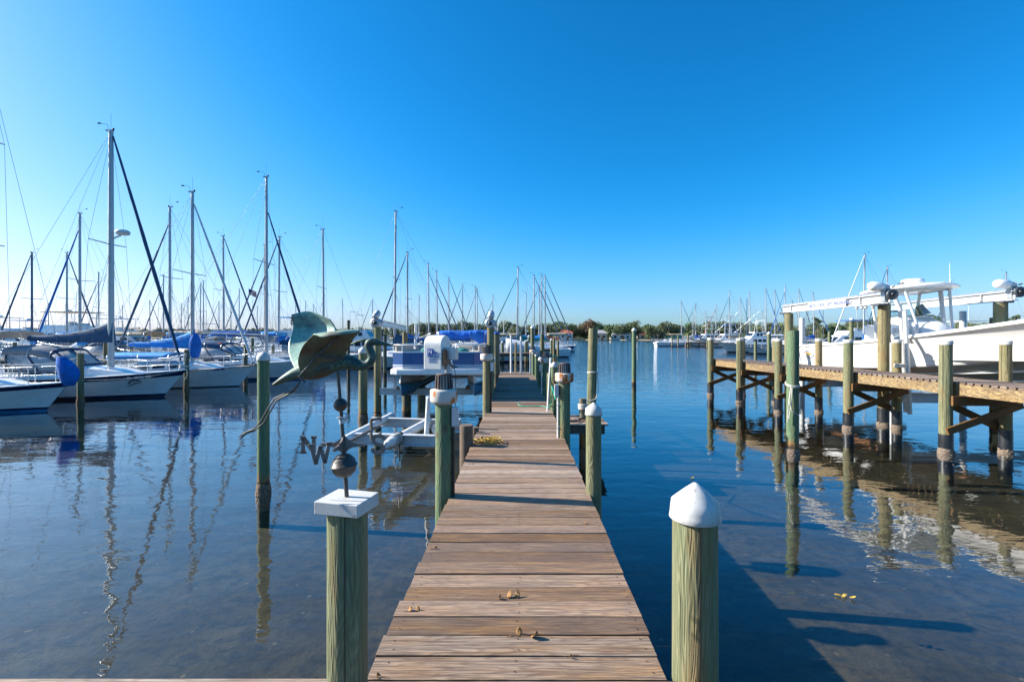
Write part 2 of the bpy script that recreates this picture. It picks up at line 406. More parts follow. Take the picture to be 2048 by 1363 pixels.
def chan(i,pts):                       # film-like response per channel: deep polarised blue overhead, paler at the horizon
    d=nt.nodes.new('ShaderNodeMath'); d.operation='DIVIDE'; d.inputs[1].default_value=8.
    f=nt.nodes.new('ShaderNodeFloatCurve'); c=f.mapping.curves[0]
    for k,(x,y) in enumerate(pts):
        if k==0: c.points[0].location=(x/8,y/8)
        elif k==len(pts)-1: c.points[1 if len(c.points)==2 else len(c.points)-1].location=(x/8,y/8)
        else: c.points.new(x/8,y/8)
    f.mapping.update()
    m_=nt.nodes.new('ShaderNodeMath'); m_.operation='MULTIPLY'; m_.inputs[1].default_value=8.
    nt.links.new(sp.outputs[i],d.inputs[0]); nt.links.new(d.outputs[0],f.inputs[1]); nt.links.new(f.outputs[0],m_.inputs[0]); nt.links.new(m_.outputs[0],cb.inputs[i])
chan(0,[(0,.0),(.73,.03),(1.37,.14),(1.8,.40),(3.08,1.5),(4.19,2.5),(8,5.0)])
chan(1,[(0,.0),(1.3,.80),(4.2,2.95),(8,5.2)])
chan(2,[(0,.0),(3,2.72),(4.6,4.25),(8,6.0)])
nt.links.new(cb.outputs[0],bg.inputs['Color']); bg.inputs['Strength'].default_value=.112
sl=bpy.data.lights.new('Sun','SUN'); sl.energy=5.0; sl.angle=R(.53); sl.color=(1,.93,.82)
so=bpy.data.objects.new('Sun',sl); C.objects.link(so)
sd=V((math.sin(SUN_AZ)*math.cos(SUN_EL), math.cos(SUN_AZ)*math.cos(SUN_EL), math.sin(SUN_EL)))
so.rotation_euler=sd.to_track_quat('Z','Y').to_euler(); so.location=sd*60
sc=bpy.context.scene
sc.view_settings.view_transform='Standard'; sc.view_settings.look='None'; sc.view_settings.exposure=1.1; sc.view_settings.gamma=1
sc.cycles.max_bounces=8; sc.cycles.transparent_max_bounces=16; sc.cycles.caustics_reflective=False; sc.cycles.caustics_refractive=False

# ------------------------------------------------------------------ water, seabed, land
b=MB(); b.box((0,485,-4.5),(2400,1030,9)); tag(b.build('water',M['water']),kind='structure')
b=MB()
rows=[]
for Y,z in ((-40,-.30),(-5,-.32),(2,-.36),(5,-.42),(7,-.5),(9,-.6),(13,-.85),(20,-1.5),(35,-2.6),(70,-3.2),(1000,-3.4)):
    rows.append([V((X,Y,z)) for X in (-1190,-60,-20,-8,0,8,20,60,1190)])
b.grid(rows); tag(b.build('seabed',M['seabed'],recalc=False),kind='structure')

def shore(X):
    if X>-40: return 236+9*math.sin(X*.021)+5*math.sin(X*.06)
    k=min(1,(-40-X)/70); return 236+(430-236)*k*k*(3-2*k)+6*math.sin(X*.05)
def landz(X,d): return -.8+min(d,8)*.13+max(0,min(d-8,70))*.02
b=MB(); rows=[]; mi=[]
xs=[x*20-1180 for x in range(119)]
ds=[-2,4,9,14,25,60,120,500,3500]
for d in ds: rows.append([V((X*(1 if d<500 else 1+d/900),shore(X)+d,landz(X,d)+.25*mnoise.noise((X*.07,d*.1,0)))) for X in xs])
b.grid(rows[:3],0); b.grid(rows[2:],1)
tag(b.build('shore_land',[M['sand'],M['grass']],recalc=False),kind='structure')

# ------------------------------------------------------------------ trees on the far shore
def leaf_quads(mb,c,r,n,size,flat=.75,mi=0):
    for i in range(n):
        d=V((random.gauss(0,1),random.gauss(0,1),random.gauss(0,1))).normalized()
        rad=random.uniform(.55,1.05)
        p=V(c)+V((d.x*r*rad,d.y*r*rad,d.z*r*rad*flat))
        a=V((random.gauss(0,1),random.gauss(0,1),random.gauss(0,.6))).normalized(); u=a.orthogonal().normalized(); s=size*random.uniform(.55,1.2)
        e=a.cross(u)
        mb.add([p-u*s-e*s*.6,p+u*s*.3-e*s*.8,p+u*s+e*s*.5,p-u*s*.4+e*s*.8],[(0,1,2,3)],mi)
def tree_meshes(kind,seed):
    random.seed(seed); k=MB(); t=MB()
    H={'oak':8.,'pine':11.,'bush':3.6}[kind]
    th=H*(.38 if kind!='pine' else .62)
    t.tube([(0,0,-.6),(.1,.05,th*.5),(.0,.1,th),(.15,.1,th*1.25)],[.30,.24,.18,.08],6)
    if kind=='bush': cl=[(random.uniform(-1.6,1.6),random.uniform(-1.2,1.2),random.uniform(1,2.6),random.uniform(.8,1.3)) for i in range(7)]
    elif kind=='oak': cl=[(random.uniform(-3.4,3.4),random.uniform(-2.8,2.8),random.uniform(1.8,7.4),random.uniform(1.5,2.4)) for i in range(16)]
    else: cl=[(random.uniform(-1.8,1.8),random.uniform(-1.8,1.8),random.uniform(6,10.6),random.uniform(.7,1.2)) for i in range(11)]
    for x,y,z,r in cl:
        if kind=='oak':
            f=1-.45*max(0,(z-4.5)/3.2); x*=f; y*=f
            t.tube([(0,.05,th*.8),(x*.6,y*.6,z*.75),(x*.9,y*.9,z-.2)],[.12,.07,.03],4)
        elif kind=='pine': t.tube([(.05,.08,th),(x*.8,y*.8,z-.2)],[.08,.03],4)
        leaf_quads(k,(x,y,z),r,190 if kind=='oak' else 80,.25 if kind!='pine' else .24)
    return k,t
protos={}
for kind,seeds in (('oak',(1,2,3,4,5)),('pine',(6,7,8)),('bush',(9,10))):
    protos[kind]=[tree_meshes(kind,s) for s in seeds]
random.seed(21)
cache={}
KL={'oak':'rounded broadleaf tree on the far shore','pine':'taller thin crowned pine on the far shore','bush':'low bushy shrub at the far waterline'}
def plant(kind,X,d,s,rz,red=False,label=None):
    i=random.randrange(len(protos[kind])); key=(kind,i,red)
    nm={'oak':'broadleaf_tree','pine':'pine_tree','bush':'shrub'}[kind]
    Y=shore(X)+d; z=landz(X,d)
    r=thing(nm,label or KL[kind],'tree' if kind!='bush' else 'shrub',(X,Y,z),rz,None if label else {'oak':'broadleaf trees along the far shore','pine':'pines along the far shore','bush':'shrubs along the far waterline'}[kind])
    r.scale=(s*random.uniform(.95,1.25),s,s)
    if key not in cache:
        k,t=protos[kind][i]
        mt=M['fol_r'] if red else (M['fol_p'] if kind=='pine' else M['fol'])
        cache[key]=(k.build('crown',mt,r,recalc=False), t.build('trunk',M['bark'],r))
    else:
        for o in cache[key]:
            c=o.copy(); C.objects.link(c); c.parent=r
# front row the photo shows one by one: (photo column, height row, kind)
for px in range(1030,2060,13):
    X0=(px+random.uniform(-5,5)-CX)/FPX; d=random.uniform(9,34); Y=shore(X0*250)+d
    kind=random.choices(['oak','pine','bush'],[.76,.05,.19])[0]
    if kind=='bush': d=random.uniform(5,9)
    s=random.uniform(.72,1.12)
    plant(kind,X0*Y,d,s*1.08,random.uniform(0,6))
for px in range(620,1030,17):
    X0=(px+random.uniform(-6,6)-CX)/FPX; d=random.uniform(8,26); Y=shore(X0*300)+d
    plant(random.choices(['oak','pine'],[.93,.07])[0],X0*Y,d,random.uniform(.85,1.15),random.uniform(0,6))
plant('oak',(1182-CX)/FPX*262,24,1.25,1.,True,'reddish brown crowned tree rising above the green trees across the water')
# the wood behind them reads as one mass
fw=MB(); random.seed(5)
for i in range(620):
    X=random.uniform(-620,560); d=random.uniform(34,75)
    h=8.0+2.2*mnoise.noise((X*.03,2,0))+random.uniform(-1,.8)
    Y=shore(X)+d; zz=landz(X,d)
    if X<-45: h*=1.05
    if Y>700: continue
    for j in range(5):
        leaf_quads(fw,(X+random.uniform(-3,3),Y+random.uniform(-2,2),zz+h*random.uniform(.05,.88)),random.uniform(1.6,2.5),62,.40)
for i in range(150):
    X=-random.uniform(120,640); d=random.uniform(6,34); h=random.uniform(5,9); Y=shore(X)+d; zz=landz(X,d)
    for j in range(4):
        leaf_quads(fw,(X+random.uniform(-3,3),Y+random.uniform(-2,2),zz+h*random.uniform(.2,.85)),random.uniform(1.4,2.4),16,.75)
tag(fw.build('far_wood',M['fol'],recalc=False),'dense dark green wood filling the far shore behind the single trees','wood',kind='stuff')

# ------------------------------------------------------------------ houses across the water
def house(label,px,Y,w,h,wall,roof,zb=None,dp=7.):
    X=(px-CX)/FPX*Y
    d=Y-shore(X); z=landz(X,max(d,4))-.2
    r=thing('house',label,'house',(X,Y,z))
    b=MB(); b.box((0,0,h/2),(w,dp,h)); b.build('wall',wall,r)
    b=MB(); b.add([(-w/2-.4,-dp/2-.4,h),(w/2+.4,-dp/2-.4,h),(w/2+.4,dp/2+.4,h),(-w/2-.4,dp/2+.4,h),(-w*.28,0,h+1.7),(w*.28,0,h+1.7)],[(0,1,5,4),(1,2,5),(2,3,4,5),(3,0,4),(0,3,2,1)]); b.build('roof',roof,r)
    n=max(2,int(w/2.6))
    for i in range(n):
        b=MB(); b.box((-w/2+w*(i+.5)/n,-dp/2-.02,h*.5),(1.2,.08,1.3)); b.build('window',M['glass'],r)
    b=MB(); b.box((w*.1,-dp/2-.03,1.0),(1.0,.08,2.0)); b.build('door',M['teak'],r)
house('white house with reddish roof right of the clustered masts across the water',1131,255,7,3.6,M['wall_w'],M['roof_red'])
house('small cream house half hidden by trees beside the tall rope tied piling',1200,254,6,3.6,M['wall_c'],M['roof_grey'])
house('pale house with broad grey roof under the trees left of the capped lone piling',1240,258,10,3.0,M['wall_w'],M['roof_grey'])
house('tan house with orange roof right of the capped lone piling',1291,257,8,2.9,M['wall_c'],M['roof_red'])
house('white house with bright red roof left of the far right marina',1322,262,5,3.8,M['wall_w'],M['roof_red'])
house('white low house under trees behind the far right masts',1462,262,9,3.6,M['wall_c'],M['roof_grey'])
house('white two storey house among trees behind the blue bimini boat',1652,264,8,5.2,M['wall_w'],M['roof_grey'])
house('cream house behind the right motor cruiser',1530,270,8,4.2,M['wall_w'],M['roof_grey'])
# ------------------------------------------------------------------ helpers for pilings
def post_mesh(mb,r,z0,z1,lean=(0,0),n=18,taper=.06,rough=.02,mi=0,seed=0):
    rows=[]; k=max(6,int((z1-z0)/.35))
    for i in range(k+1):
        f=i/k; z=z0+(z1-z0)*f
        row=[]
        for j in range(n):
            a=2*math.pi*j/n
            rr=r*(1-taper*f)*(1+rough*mnoise.noise((math.cos(a)*1.3+seed,math.sin(a)*1.3,z*.8+seed)) + (rough*.9 if int(a*5/6.283+seed)%2 else 0))
            row.append(V((rr*math.cos(a)+lean[0]*max(0,z),rr*math.sin(a)+lean[1]*max(0,z),z)))
        rows.append(row)
    mb.rings(rows,mi,True,True)
def oysters(parent,r,seed,mat='oyster',n=90,z0=-.28,z1=.16,big=1.0):
    rnd=random.Random(seed); b=MB(); rows=[]; m=30
    lo,hi=(z0,z1) if mat=='oyster' else (-.16,.10+.03*math.sin(seed))
    for k in range(15):
        f=k/14; env=math.sin(math.pi*f)**.6
        rows.append([V((math.cos(a_)*rr_,math.sin(a_)*rr_,lo+(hi-lo)*f+.03*mnoise.noise((a_*2,seed,f)))) for a_ in [2*math.pi*j/m for j in range(m)] for rr_ in [r*.97+(.022*big*env*(.45+.9*abs(mnoise.noise((math.cos(a_)*3.5+seed,math.sin(a_)*3.5,f*6)))))+rnd.uniform(0,.010)*env]])
    b.rings(rows,0,False,True)
    for i in range(n//3):
        a=rnd.uniform(0,6.28); z=rnd.triangular(z0,z1,(z0+z1)/2); s=rnd.uniform(.010,.024)*big
        b.ball((math.cos(a)*(r+s*.5),math.sin(a)*(r+s*.5),z),s,6,0,(rnd.uniform(.6,1.4),rnd.uniform(.6,1.4),rnd.uniform(.5,1.2)))
    return b.build('oyster_cluster',M[mat],parent)
def cone_cap(parent,r,z,h=None,lean=(0,0),mat='paintwhite'):
    h=h or r*1.0
    b=MB(); R1=r*1.10
    b.lathe([(R1*1.02,z-r*.62),(R1*1.04,z-r*.60),(R1,z-r*.35),(R1*.99,z-.02),(R1*.95,z+.02),(R1*.5,z+h*.62),(R1*.1,z+h*.98),(.005,z+h)],(lean[0]*z,lean[1]*z,0),40)
    return b.build('cap',M[mat],parent)
def flat_cap(parent,r,z,mat='paintwhite'):
    b=MB(); b.lathe([(r*1.06,z-.05),(r*1.07,z+.025),(r*1.0,z+.04),(.01,z+.045)],(0,0,0),18); return b.build('cap',M[mat],parent)
def piling(label,X,Y,z1,r,mat='pile',cap=None,oy=None,lean=(0,0),z0=-2.2,group=None,sleeve=None,name='piling',capmat='paintwhite'):
    t=thing(name,label,'piling',(X,Y,0),0,group)
    b=MB(); post_mesh(b,r,z0,z1,lean,seed=X*1.7+Y*.9); b.build('post',M[mat],t)
    if cap=='cone': cone_cap(t,r*.95,z1,lean=lean,mat=capmat)
    elif cap=='flat': flat_cap(t,r*.95,z1,capmat)
    if sleeve:
        b=MB(); b.lathe([(r*1.05,-1.4),(r*1.05,sleeve-.02),(r*1.02,sleeve)],(0,0,0),18); b.build('wrap',M['sleeve'],t)
    if oy: oysters(t,r*1.05,int(X*31+Y*17),oy)
    return t

# ------------------------------------------------------------------ the dock we stand on
DZ=.78; YE=23.4
def dcx(Y):
    k=((0,.0),(2.5,.022),(4.6,.08),(9,.137),(13,.195),(24,.21),(30,.21))
    for (a,b),(c,d) in zip(k,k[1:]):
        if Y<=c: return b+(d-b)*(Y-a)/(c-a)
    return .21
dock=thing('dock','long weathered plank walkway running straight out over the water','dock',(0,2.515,DZ))
random.seed(3)
pl=MB(); nl=MB(); Y=0.0
while Y<YE-2.5:
    wd=.177; cx=dcx(Y+2.5); l=-.795-random.uniform(-.006,.012)+cx; r=.795+random.uniform(-.006,.012)+cx
    dz=random.uniform(-.005,.005); cup=random.uniform(-.003,.003)
    pl.box(((l+r)/2,Y+wd/2,-.019+dz),(r-l,wd,.038),Matrix.Rotation(random.uniform(-.0035,.0035),3,'Z')@Matrix.Rotation(cup,3,'Y'))
    if Y<7:
        for xx in (-.72,.0,.74):
            for yy in (.045,.135):
                pl.lathe([(.0042,0),(.0042,.001)],(cx+xx+random.uniform(-.015,.015),Y+yy+random.uniform(-.012,.012),dz+.0035),7,1,False)
    Y+=.186
pl.build('planks',[M['plank'],M['black']],dock,bevel=.004)
b=MB()
for xx in (-.72,0,.74): [b.beam((xx*.97+dcx(a_+2.5),a_,-.14),(xx*.97+dcx(c_+2.5),c_,-.14),.05,.19) for a_,c_ in ((.02,2.1),(2.1,6.5),(6.5,10.5),(10.5,20.8))]
b.build('stringers',M['beamdark'],dock)
for y in (2.7,5.5,8.9,11.7,14,17,20):
    b=MB(); b.beam((-.79+dcx(y),y,-.33),(.79+dcx(y),y,-.33),.07,.18); b.build('cross_beam',M['beamdark'],dock)
# board walk along the shore at our feet
bw=thing('boardwalk','weathered shore boardwalk edge along the bottom left of the view','boardwalk',(0,2.525,DZ+.004))
b=MB(); x=-9.0
for k in range(4):
    x=-13.0
    while x<-.85:
        L=random.uniform(2.2,3.6); x2=min(x+L,-.80)
        b.box(((x+x2)/2,-.095-.187*k,-.02+random.uniform(-.002,.002)),(x2-x-.006,.18,.038)); x=x2
for k in range(4): b.box((.08,-.115-.187*k,-.02),(1.72,.18,.038))
b.build('planks',M['plank'],bw,bevel=.004)
b=MB(); b.beam((-13,-.08,-.14),(-.85,-.08,-.14),.05,.19); b.beam((-13,-.6,-.14),(-.85,-.6,-.14),.05,.19); b.build('stringers',M['beamdark'],bw)

# ------------------------------------------------------------------ dock pilings with lamps
def lamp_piling(label,X,Y,ztop,r,boxside=None,conduit=None,detail=True,mat='pile_green'):
    t=thing('lamp_piling',label,'piling',(X,Y,0),0,'pilings with rust stained dock lamps')
    b=MB(); post_mesh(b,r,-2,ztop-.16,seed=X*3+Y); b.build('post',M[mat],t)
    R1=r*1.55
    c=MB(); c.lathe([(r*1.02,ztop-.165),(r*1.3,ztop-.155),(R1*.97,ztop-.135),(R1,ztop-.12),(R1,ztop-.015),(R1*.97,ztop),(R1*.3,ztop+.012),(.01,ztop+.012)],(0,0,0),28)
    c.build('collar',M['collar'],t)
    l=MB(); h=.165
    l.lathe([(r*.80,ztop+.012),(r*.72,ztop+h)],(0,0,0),20,0,False); lamp=l.build('lamp',M['grill'],t)
    l=MB(); n=14
    for i in range(n):
        a=2*math.pi*i/n+.1; d=V((math.cos(a),math.sin(a),0))
        p0=V((0,0,ztop+.012))+d*r*.92; p1=V((0,0,ztop+h+.004))+d*r*.80
        l.beam(p0,p1,.016,.03,0,d)
    l.lathe([(r*.86,ztop+h),(r*.88,ztop+h+.006),(r*.84,ztop+h+.014),(.01,ztop+h+.02)],(0,0,0),20)
    l.build('louvre',M['darkmetal'] if not detail else M['lampdark'],lamp)
    if conduit:
        s=conduit
        k=MB(); k.tube([(s*r*1.12,-r*.35,ztop-.42),(s*r*1.12,-r*.35,.2)],.017,8); 
        for zz in (ztop-.55,ztop-.95,ztop-1.3): k.box((s*r*1.05,-r*.35,zz),(.05,.05,.02))
        k.build('conduit',M['black'] if s>0 and X<0 else M['pvc'],t)
    if boxside:
        s=boxside
        k=MB(); k.box((s*r*1.35,-r*.4,ztop-.30),(.075,.07,.21)); k.build('junction_box',M['aluwhite'],t,bevel=.006)
    return t
M['lampdark']=simple('weathered_bronze_slats',(.10,.08,.075),.7,.2,.3,12)
lp=lamp_piling('nearest lamp topped green piling at the left edge of the dock',-.775,5.4,1.985,.100,1,1)
oysters(lp,.105,3,'oyster',80,-.3,.18,1.3)
lamp_piling('lamp topped green piling at the right edge of the dock beside the finger platform',.932,8.45,1.925,.107,-1,-1)
lamp_piling('lamp topped piling at the left dock edge in front of the pontoon boat',-.60,11.2,2.16,.095,1,1,mat='pile')
lamp_piling('second lamp topped piling along the right dock edge',1.03,14.6,1.90,.105,-1,-1)
lamp_piling('third and farthest lamp topped piling along the right dock edge',1.02,23.2,1.88,.11,None,None)
# plain dock pilings
piling('white cone capped piling at the right dock edge before the finger platform',.945,5.5,1.735,.093,'pile','cone','oyster')
p=piling('large pale green foreground piling with white cone cap right of the dock',.975,2.53,1.70,.122,'pile','cone',None,lean=(0,0))
piling('cone capped green piling just beyond the near right dock lamp',1.02,11.5,1.88,.088,'pile_green','cone')
piling('short rope hung dock piling with broken top between right dock lamps',.975,12.3,1.62,.075,'pile')
piling('cone capped piling past the second right dock lamp',1.03,16.9,1.76,.10,'pile','cone')
piling('tall bare piling at the right edge near the dock end',1.13,17.8,2.63,.085,'pile')
piling('tall cone capped piling at the right side of the dock end',1.035,24.2,3.0,.095,'pile','cone',capmat='pvc')
piling('round capped pair post near the dock end, left one',.985,22.0,1.80,.075,'pile_green','flat')
piling('round capped pair post near the dock end, right one',1.02,19.8,1.78,.075,'pile_green','flat')
for i,(px,Y,zt,lb,rr,mt) in enumerate(((1022,22.6,2.60,'white plastic pole standing at the far end of the dock, left one',.045,'pvc'),(1042,22.6,2.55,'white plastic pole standing at the far end of the dock, right one',.045,'pvc'),(1061,22.6,1.75,'short white plastic pole at the far right corner of the dock',.04,'pvc'))):
    b=MB(); b.tube([(0,0,-1.5),(0,0,zt)],rr,10); tag(b.build('mooring_pole',M[mt],None,((px-CX)/FPX*Y,Y,0)),lb,'pole','plastic poles at the end of the dock')
piling('slim wooden post between the white poles at the dock end',(1031.5-CX)/FPX*23.6,23.6,2.25,.055,'pile_tan')
# finger platform on the right
fp=thing('finger_platform','low grey plank side platform sticking out right of the dock','platform',(1.5,10.5,DZ-.03))
b=MB()
for k in range(6): b.box((0,-.48+.187*k,-.02),(1.02+random.uniform(-.01,.01),.18,.038))
b.build('planks',M['plank'],fp,bevel=.004)
b=MB(); b.beam((-.5,-.45,-.14),(.46,-.45,-.14),.05,.19); b.beam((-.5,.5,-.14),(.46,.5,-.14),.05,.19); b.beam((.43,-.42,-.14),(.43,.47,-.14),.05,.19); b.build('frame',M['beamdark'],fp)
piling('oyster covered leg piling under the right finger platform',1.56,10.2,.62,.075,'pile_tan',None,'oyster',lean=(.06,0))
piling('tall bare leaning piling with rope turns behind the right finger platform',1.83,11.1,2.76,.112,'pile',None,'oyster',lean=(.025,0))
piling('short rope wrapped stump on the right finger platform',1.60,10.75,1.17,.085,'pile_old')
def rope_coils(name,label,c,r,turns,h,mat,rr=.012,seed=0,tail=None,jag=.12):
    rnd=random.Random(seed); pts=[]
    n=turns*14
    for i in range(n):
        a=i/14*2*math.pi; k=r*(1+jag*math.sin(a*1.37+seed)+rnd.uniform(-.03,.03))
        pts.append(V(c)+V((k*math.cos(a),k*math.sin(a),h*i/n)))
    if tail: pts+= [V(p) for p in tail]
    b=MB(); b.tube(pts,rr,6); return tag(b.build(name,M[mat]),label,'rope')
rope_coils('mooring_rope','white rope wound round the short stump on the finger platform',(1.60,10.75,.93),.098,5,.12,'rope_w',.013,2,None,.03)
rope_coils('mooring_rope','white rope looped round the tall leaning piling by the finger platform',(1.88,11.1,1.72),.115,2,.03,'rope_w',.011,4,[(1.99,11.03,1.6),(2.0,11.0,1.3),(1.93,10.95,1.13),(1.78,10.95,1.08),(1.68,10.92,1.1)],.02)
b=MB(); pts=[(1.18,10.0,.80),(1.3,9.97,.79),(1.38,10.04,.785),(1.45,10.15,.79),(1.33,10.17,.80),(1.5,10.3,.79),(1.62,10.35,.79),(1.7,10.45,.79)]
b.tube(pts,.02,6); tag(b.build('dark_line',M['black']),'dark mooring line lying across the finger platform','rope')
# stump pair left of the dock with the yellow rope
piling('short dark broad stump left of the dock beside the yellow rope',-.755,7.85,1.12,.115,'beamdark',None,None)
piling('short narrow stump touching the left dock edge behind the yellow rope',-.69,9.0,.86,.065,'beamdark',None,None)
yr=MB(); rnd=random.Random(9)
pts=[V((-.80,7.75,.98)),V((-.70,7.76,.93)),V((-.60,7.9,.83))]
for i in range(16*7):
    a=i/16*2*math.pi+2.5; lo=i//16
    k=.15*(1+.45*math.sin(lo*2.1))
    pts.append(V((-.43+.085*math.sin(lo*3.3)+1.15*k*math.cos(a),8.02+.09*math.cos(lo*2.2)+.9*k*math.sin(a),.797+.006*lo+.012*(1+math.sin(a*3+lo)))))
yr.tube(pts,.0085,6); tag(yr.build('yellow_rope',M['rope_y']),'tangled coil of yellow and dark rope lying on the dock planks','rope')
# green hose
b=MB(); b.tube([(.16,12.3,.86),(.17,12.25,.80),(.30,12.05,.797),(.62,12.1,.797),(.83,12.0,.797),(.90,11.6,.83),(.93,11.3,1.0),(.90,10.7,1.3),(.86,10.2,1.5),(.88,9.6,1.3),(.85,9.1,1.45),(.83,8.7,1.62)],.014,6); tag(b.build('garden_hose',M['hose']),'green garden hose trailing across the dock and up the right pilings','hose')
b=MB(); b.tube([(.84,11.3,.78),(.94,11.6,2.05)],.019,8); tag(b.build('pipe',M['pvc']),'thin white standpipe at the right dock edge beside the hose','pipe')
b=MB(); b.tube([(1.06,13.1,1.7),(1.1,13.2,1.92),(1.14,13.22,2.02),(1.24,13.2,2.02),(1.28,13.2,1.9),(1.34,13.0,1.65)],.022,7); b.beam((1.34,13.0,1.65),(1.3,12.8,1.0),.05,.03); tag(b.build('ladder',M['canvas_green']),'pale green ladder rail rising beyond the second right dock lamp','ladder')
b=MB(); b.box((-.02,16,.80),(.02,.42,.02),Matrix.Rotation(.5,3,'Z')); tag(b.build('stick',M['pvc']),'short white stick lying on the shaded dock planks','stick')

# dry leaves on the dock: each a stem with curled leaves
def leaf_litter(label,px,py,n,s,seed):
    rnd=random.Random(seed); Yd=FPX*(CZ-DZ)/(py-HY); X=(px-CX)/FPX*Yd
    t=thing('dry_leaf',label,'leaf',(X,Yd,DZ+.004))
    for k in range(n):
        b=MB(); rows=[]
        ox=(k-(n-1)/2)*s*1.4; ang=rnd.uniform(0,6); curl=rnd.uniform(1.2,2.6); L=s*rnd.uniform(.8,1.3)
        Rm=Matrix.Rotation(ang,3,'Z')
        for i in range(7):
            f=i/6; a=f*curl; rr=L/curl
            row=[]
            for j in range(4):
                q=(j/3-.5)*2; wv=L*.34*math.sin(math.pi*(.08+.88*f))
                row.append(Rm@V((rr*math.sin(a),q*wv,rr*(1-math.cos(a))+.18*wv*abs(q)))+V((ox,rnd.uniform(-.002,.002),0)))
            rows.append(row)
        b.grid(rows); b.build('blade',M['leaf'],t,solid=.0016)
    b=MB(); b.tube([(-s*1.5,0,.003),(0,-.01*s,.006),(s*1.2,.3*s,.003),(s*2,.2*s,.003)],.0016,5); b.build('stem',M['leaf'],t)
leaf_litter('curled brown leaf pair on the planks near the left dock edge',825,1224,2,.040,1)
leaf_litter('brown leaf cluster near the middle of the dock',1015,1196,3,.046,2)
leaf_litter('largest brown leaf pair on the nearer middle of the dock',1050,1272,2,.056,3)
leaf_litter('pale curled seed husk at the left dock edge',866,1097,3,.020,4)
leaf_litter('tiny dry leaf near the right dock edge',1172,1048,1,.026,5)
leaf_litter('single brown leaf on the near right of the dock',1141,1313,1,.026,6)
leaf_litter('tiny brown leaf at the near left corner of the dock',756,1356,1,.026,7)
leaf_litter('small reddish leaf left of the largest leaf pair',1022,1273,1,.018,8)
leaf_litter('pair of small brown leaves beyond the near left lamp piling',942,929,2,.022,9)
def floating(label,px,py,n,s,seed):
    rnd=random.Random(seed); p=W(px,py); t=thing('floating_leaf',label,'leaf',(p.x,p.y,.004))
    for k in range(n):
        b=MB(); rows=[]; a=rnd.uniform(-.6,.6); Rm=Matrix.Rotation(a,3,'Z')
        for i in range(6):
            f=i/5; wv=s*.28*math.sin(math.pi*(.06+.9*f))
            rows.append([Rm@V((f*s+(k-n/2)*s*.7,q*wv,.006+.35*s*f*f*(k%2)+.01*abs(q)))+V((0,k*s*.1*(-1)**k,0)) for q in (-1,0,1)])
        b.grid(rows); b.build('blade',M['leafy'],t,solid=.0016)
floating('yellow leaf sprig floating on the clear water right of the foreground piling',1688,1194,4,.055,1)
floating('small yellow leaf floating beyond the foreground cone capped piling',1384,957,2,.05,2)

# ------------------------------------------------------------------ heron weather vane
PX,PY=-.812,2.36
fpost=piling('nearest left foreground piling with square white board on top',PX-.005,PY,1.735,.100,'pile',None,None)
b=MB(); b.box((0,0,1.768),(.235,.20,.062),Matrix.Rotation(R(-14),3,'Z')); b.build('cap_board',M['paintwhite'],fpost,bevel=.004)
vane=thing('weather_vane','verdigris copper flying heron weather vane on a pole with compass letters','weather vane',(PX,PY,1.80))
S=PY/FPX
def q(px,py,dy=0.0):       # photo offsets in the plane of the bird, in metres from the foot of the pole
    k=(PY+dy)/FPX
    return V(((px-CX)*k-PX, dy, CZ-(py-HY)*k-1.80))
b=MB(); b.tube([q(694,1000),q(690,940),q(688,900),q(684,850),q(681,812),q(676,742)],[.0105,.0105,.0105,.0095,.009,.008],12); pole=b.build('pole',M['copper'],vane)
for (px,py,r) in ((688,930,.0615),(681,809,.034)):
    b=MB(); b.lathe([(.001,-r),(r*.5,-r*.87),(r*.87,-r*.5),(r*.99,-.05*r),(r*1.06,-.03*r),(r*1.06,.03*r),(r*.99,.05*r),(r*.87,r*.5),(r*.5,r*.87),(.001,r)],q(px,py),28,rot=Matrix.Rotation(R(-5),3,'Y')); b.build('ball',M['copper'],vane)
b=MB(); b.tube([q(686,826),q(692,826),q(693,838),q(689,841)],.004,8); b.lathe([(.024,-.003),(.024,.003)],q(684,834),20); b.tube([q(684,838),q(685,846)],.016,12); b.build('bearing',M['steel'],vane)
# compass cross with letters
cc=q(687.5,889); 
def arm(d,L,name):
    d=V(d).normalized(); b=MB()
    for s in (1,):
        o=[]
        up=V((0,0,1))
        prof=[(.008,.044),(.02,.026),(.045,.012),(.075,.008),(L,.007),(L,-.007),(.075,-.008),(.045,-.012),(.02,-.026),(.008,-.044)]
        sd=d.cross(up).normalized()
        b.prism([cc+d*x+up*z-sd*.004 for x,z in prof],sd*.008)
    return b.build(name,M['letter'],vane)
M['letter']=simple('grey_copper_letters',(.19,.165,.15),.5,.4,.2,20,.15,60)
dS=V((1,-.02,-.0)); dE=V((.26,1,.10)); 
for d,L in ((dS,.105),(-dS,.115),(dE,.26),(-dE,.085)): arm(d,L,'compass_arm')
def letter(ch,pos,xd,ud,size):
    o=lettering(ch,size,pos,xd,ud,M['letter'],vane,'compass_letter',.004,.004,'CENTER'); return o
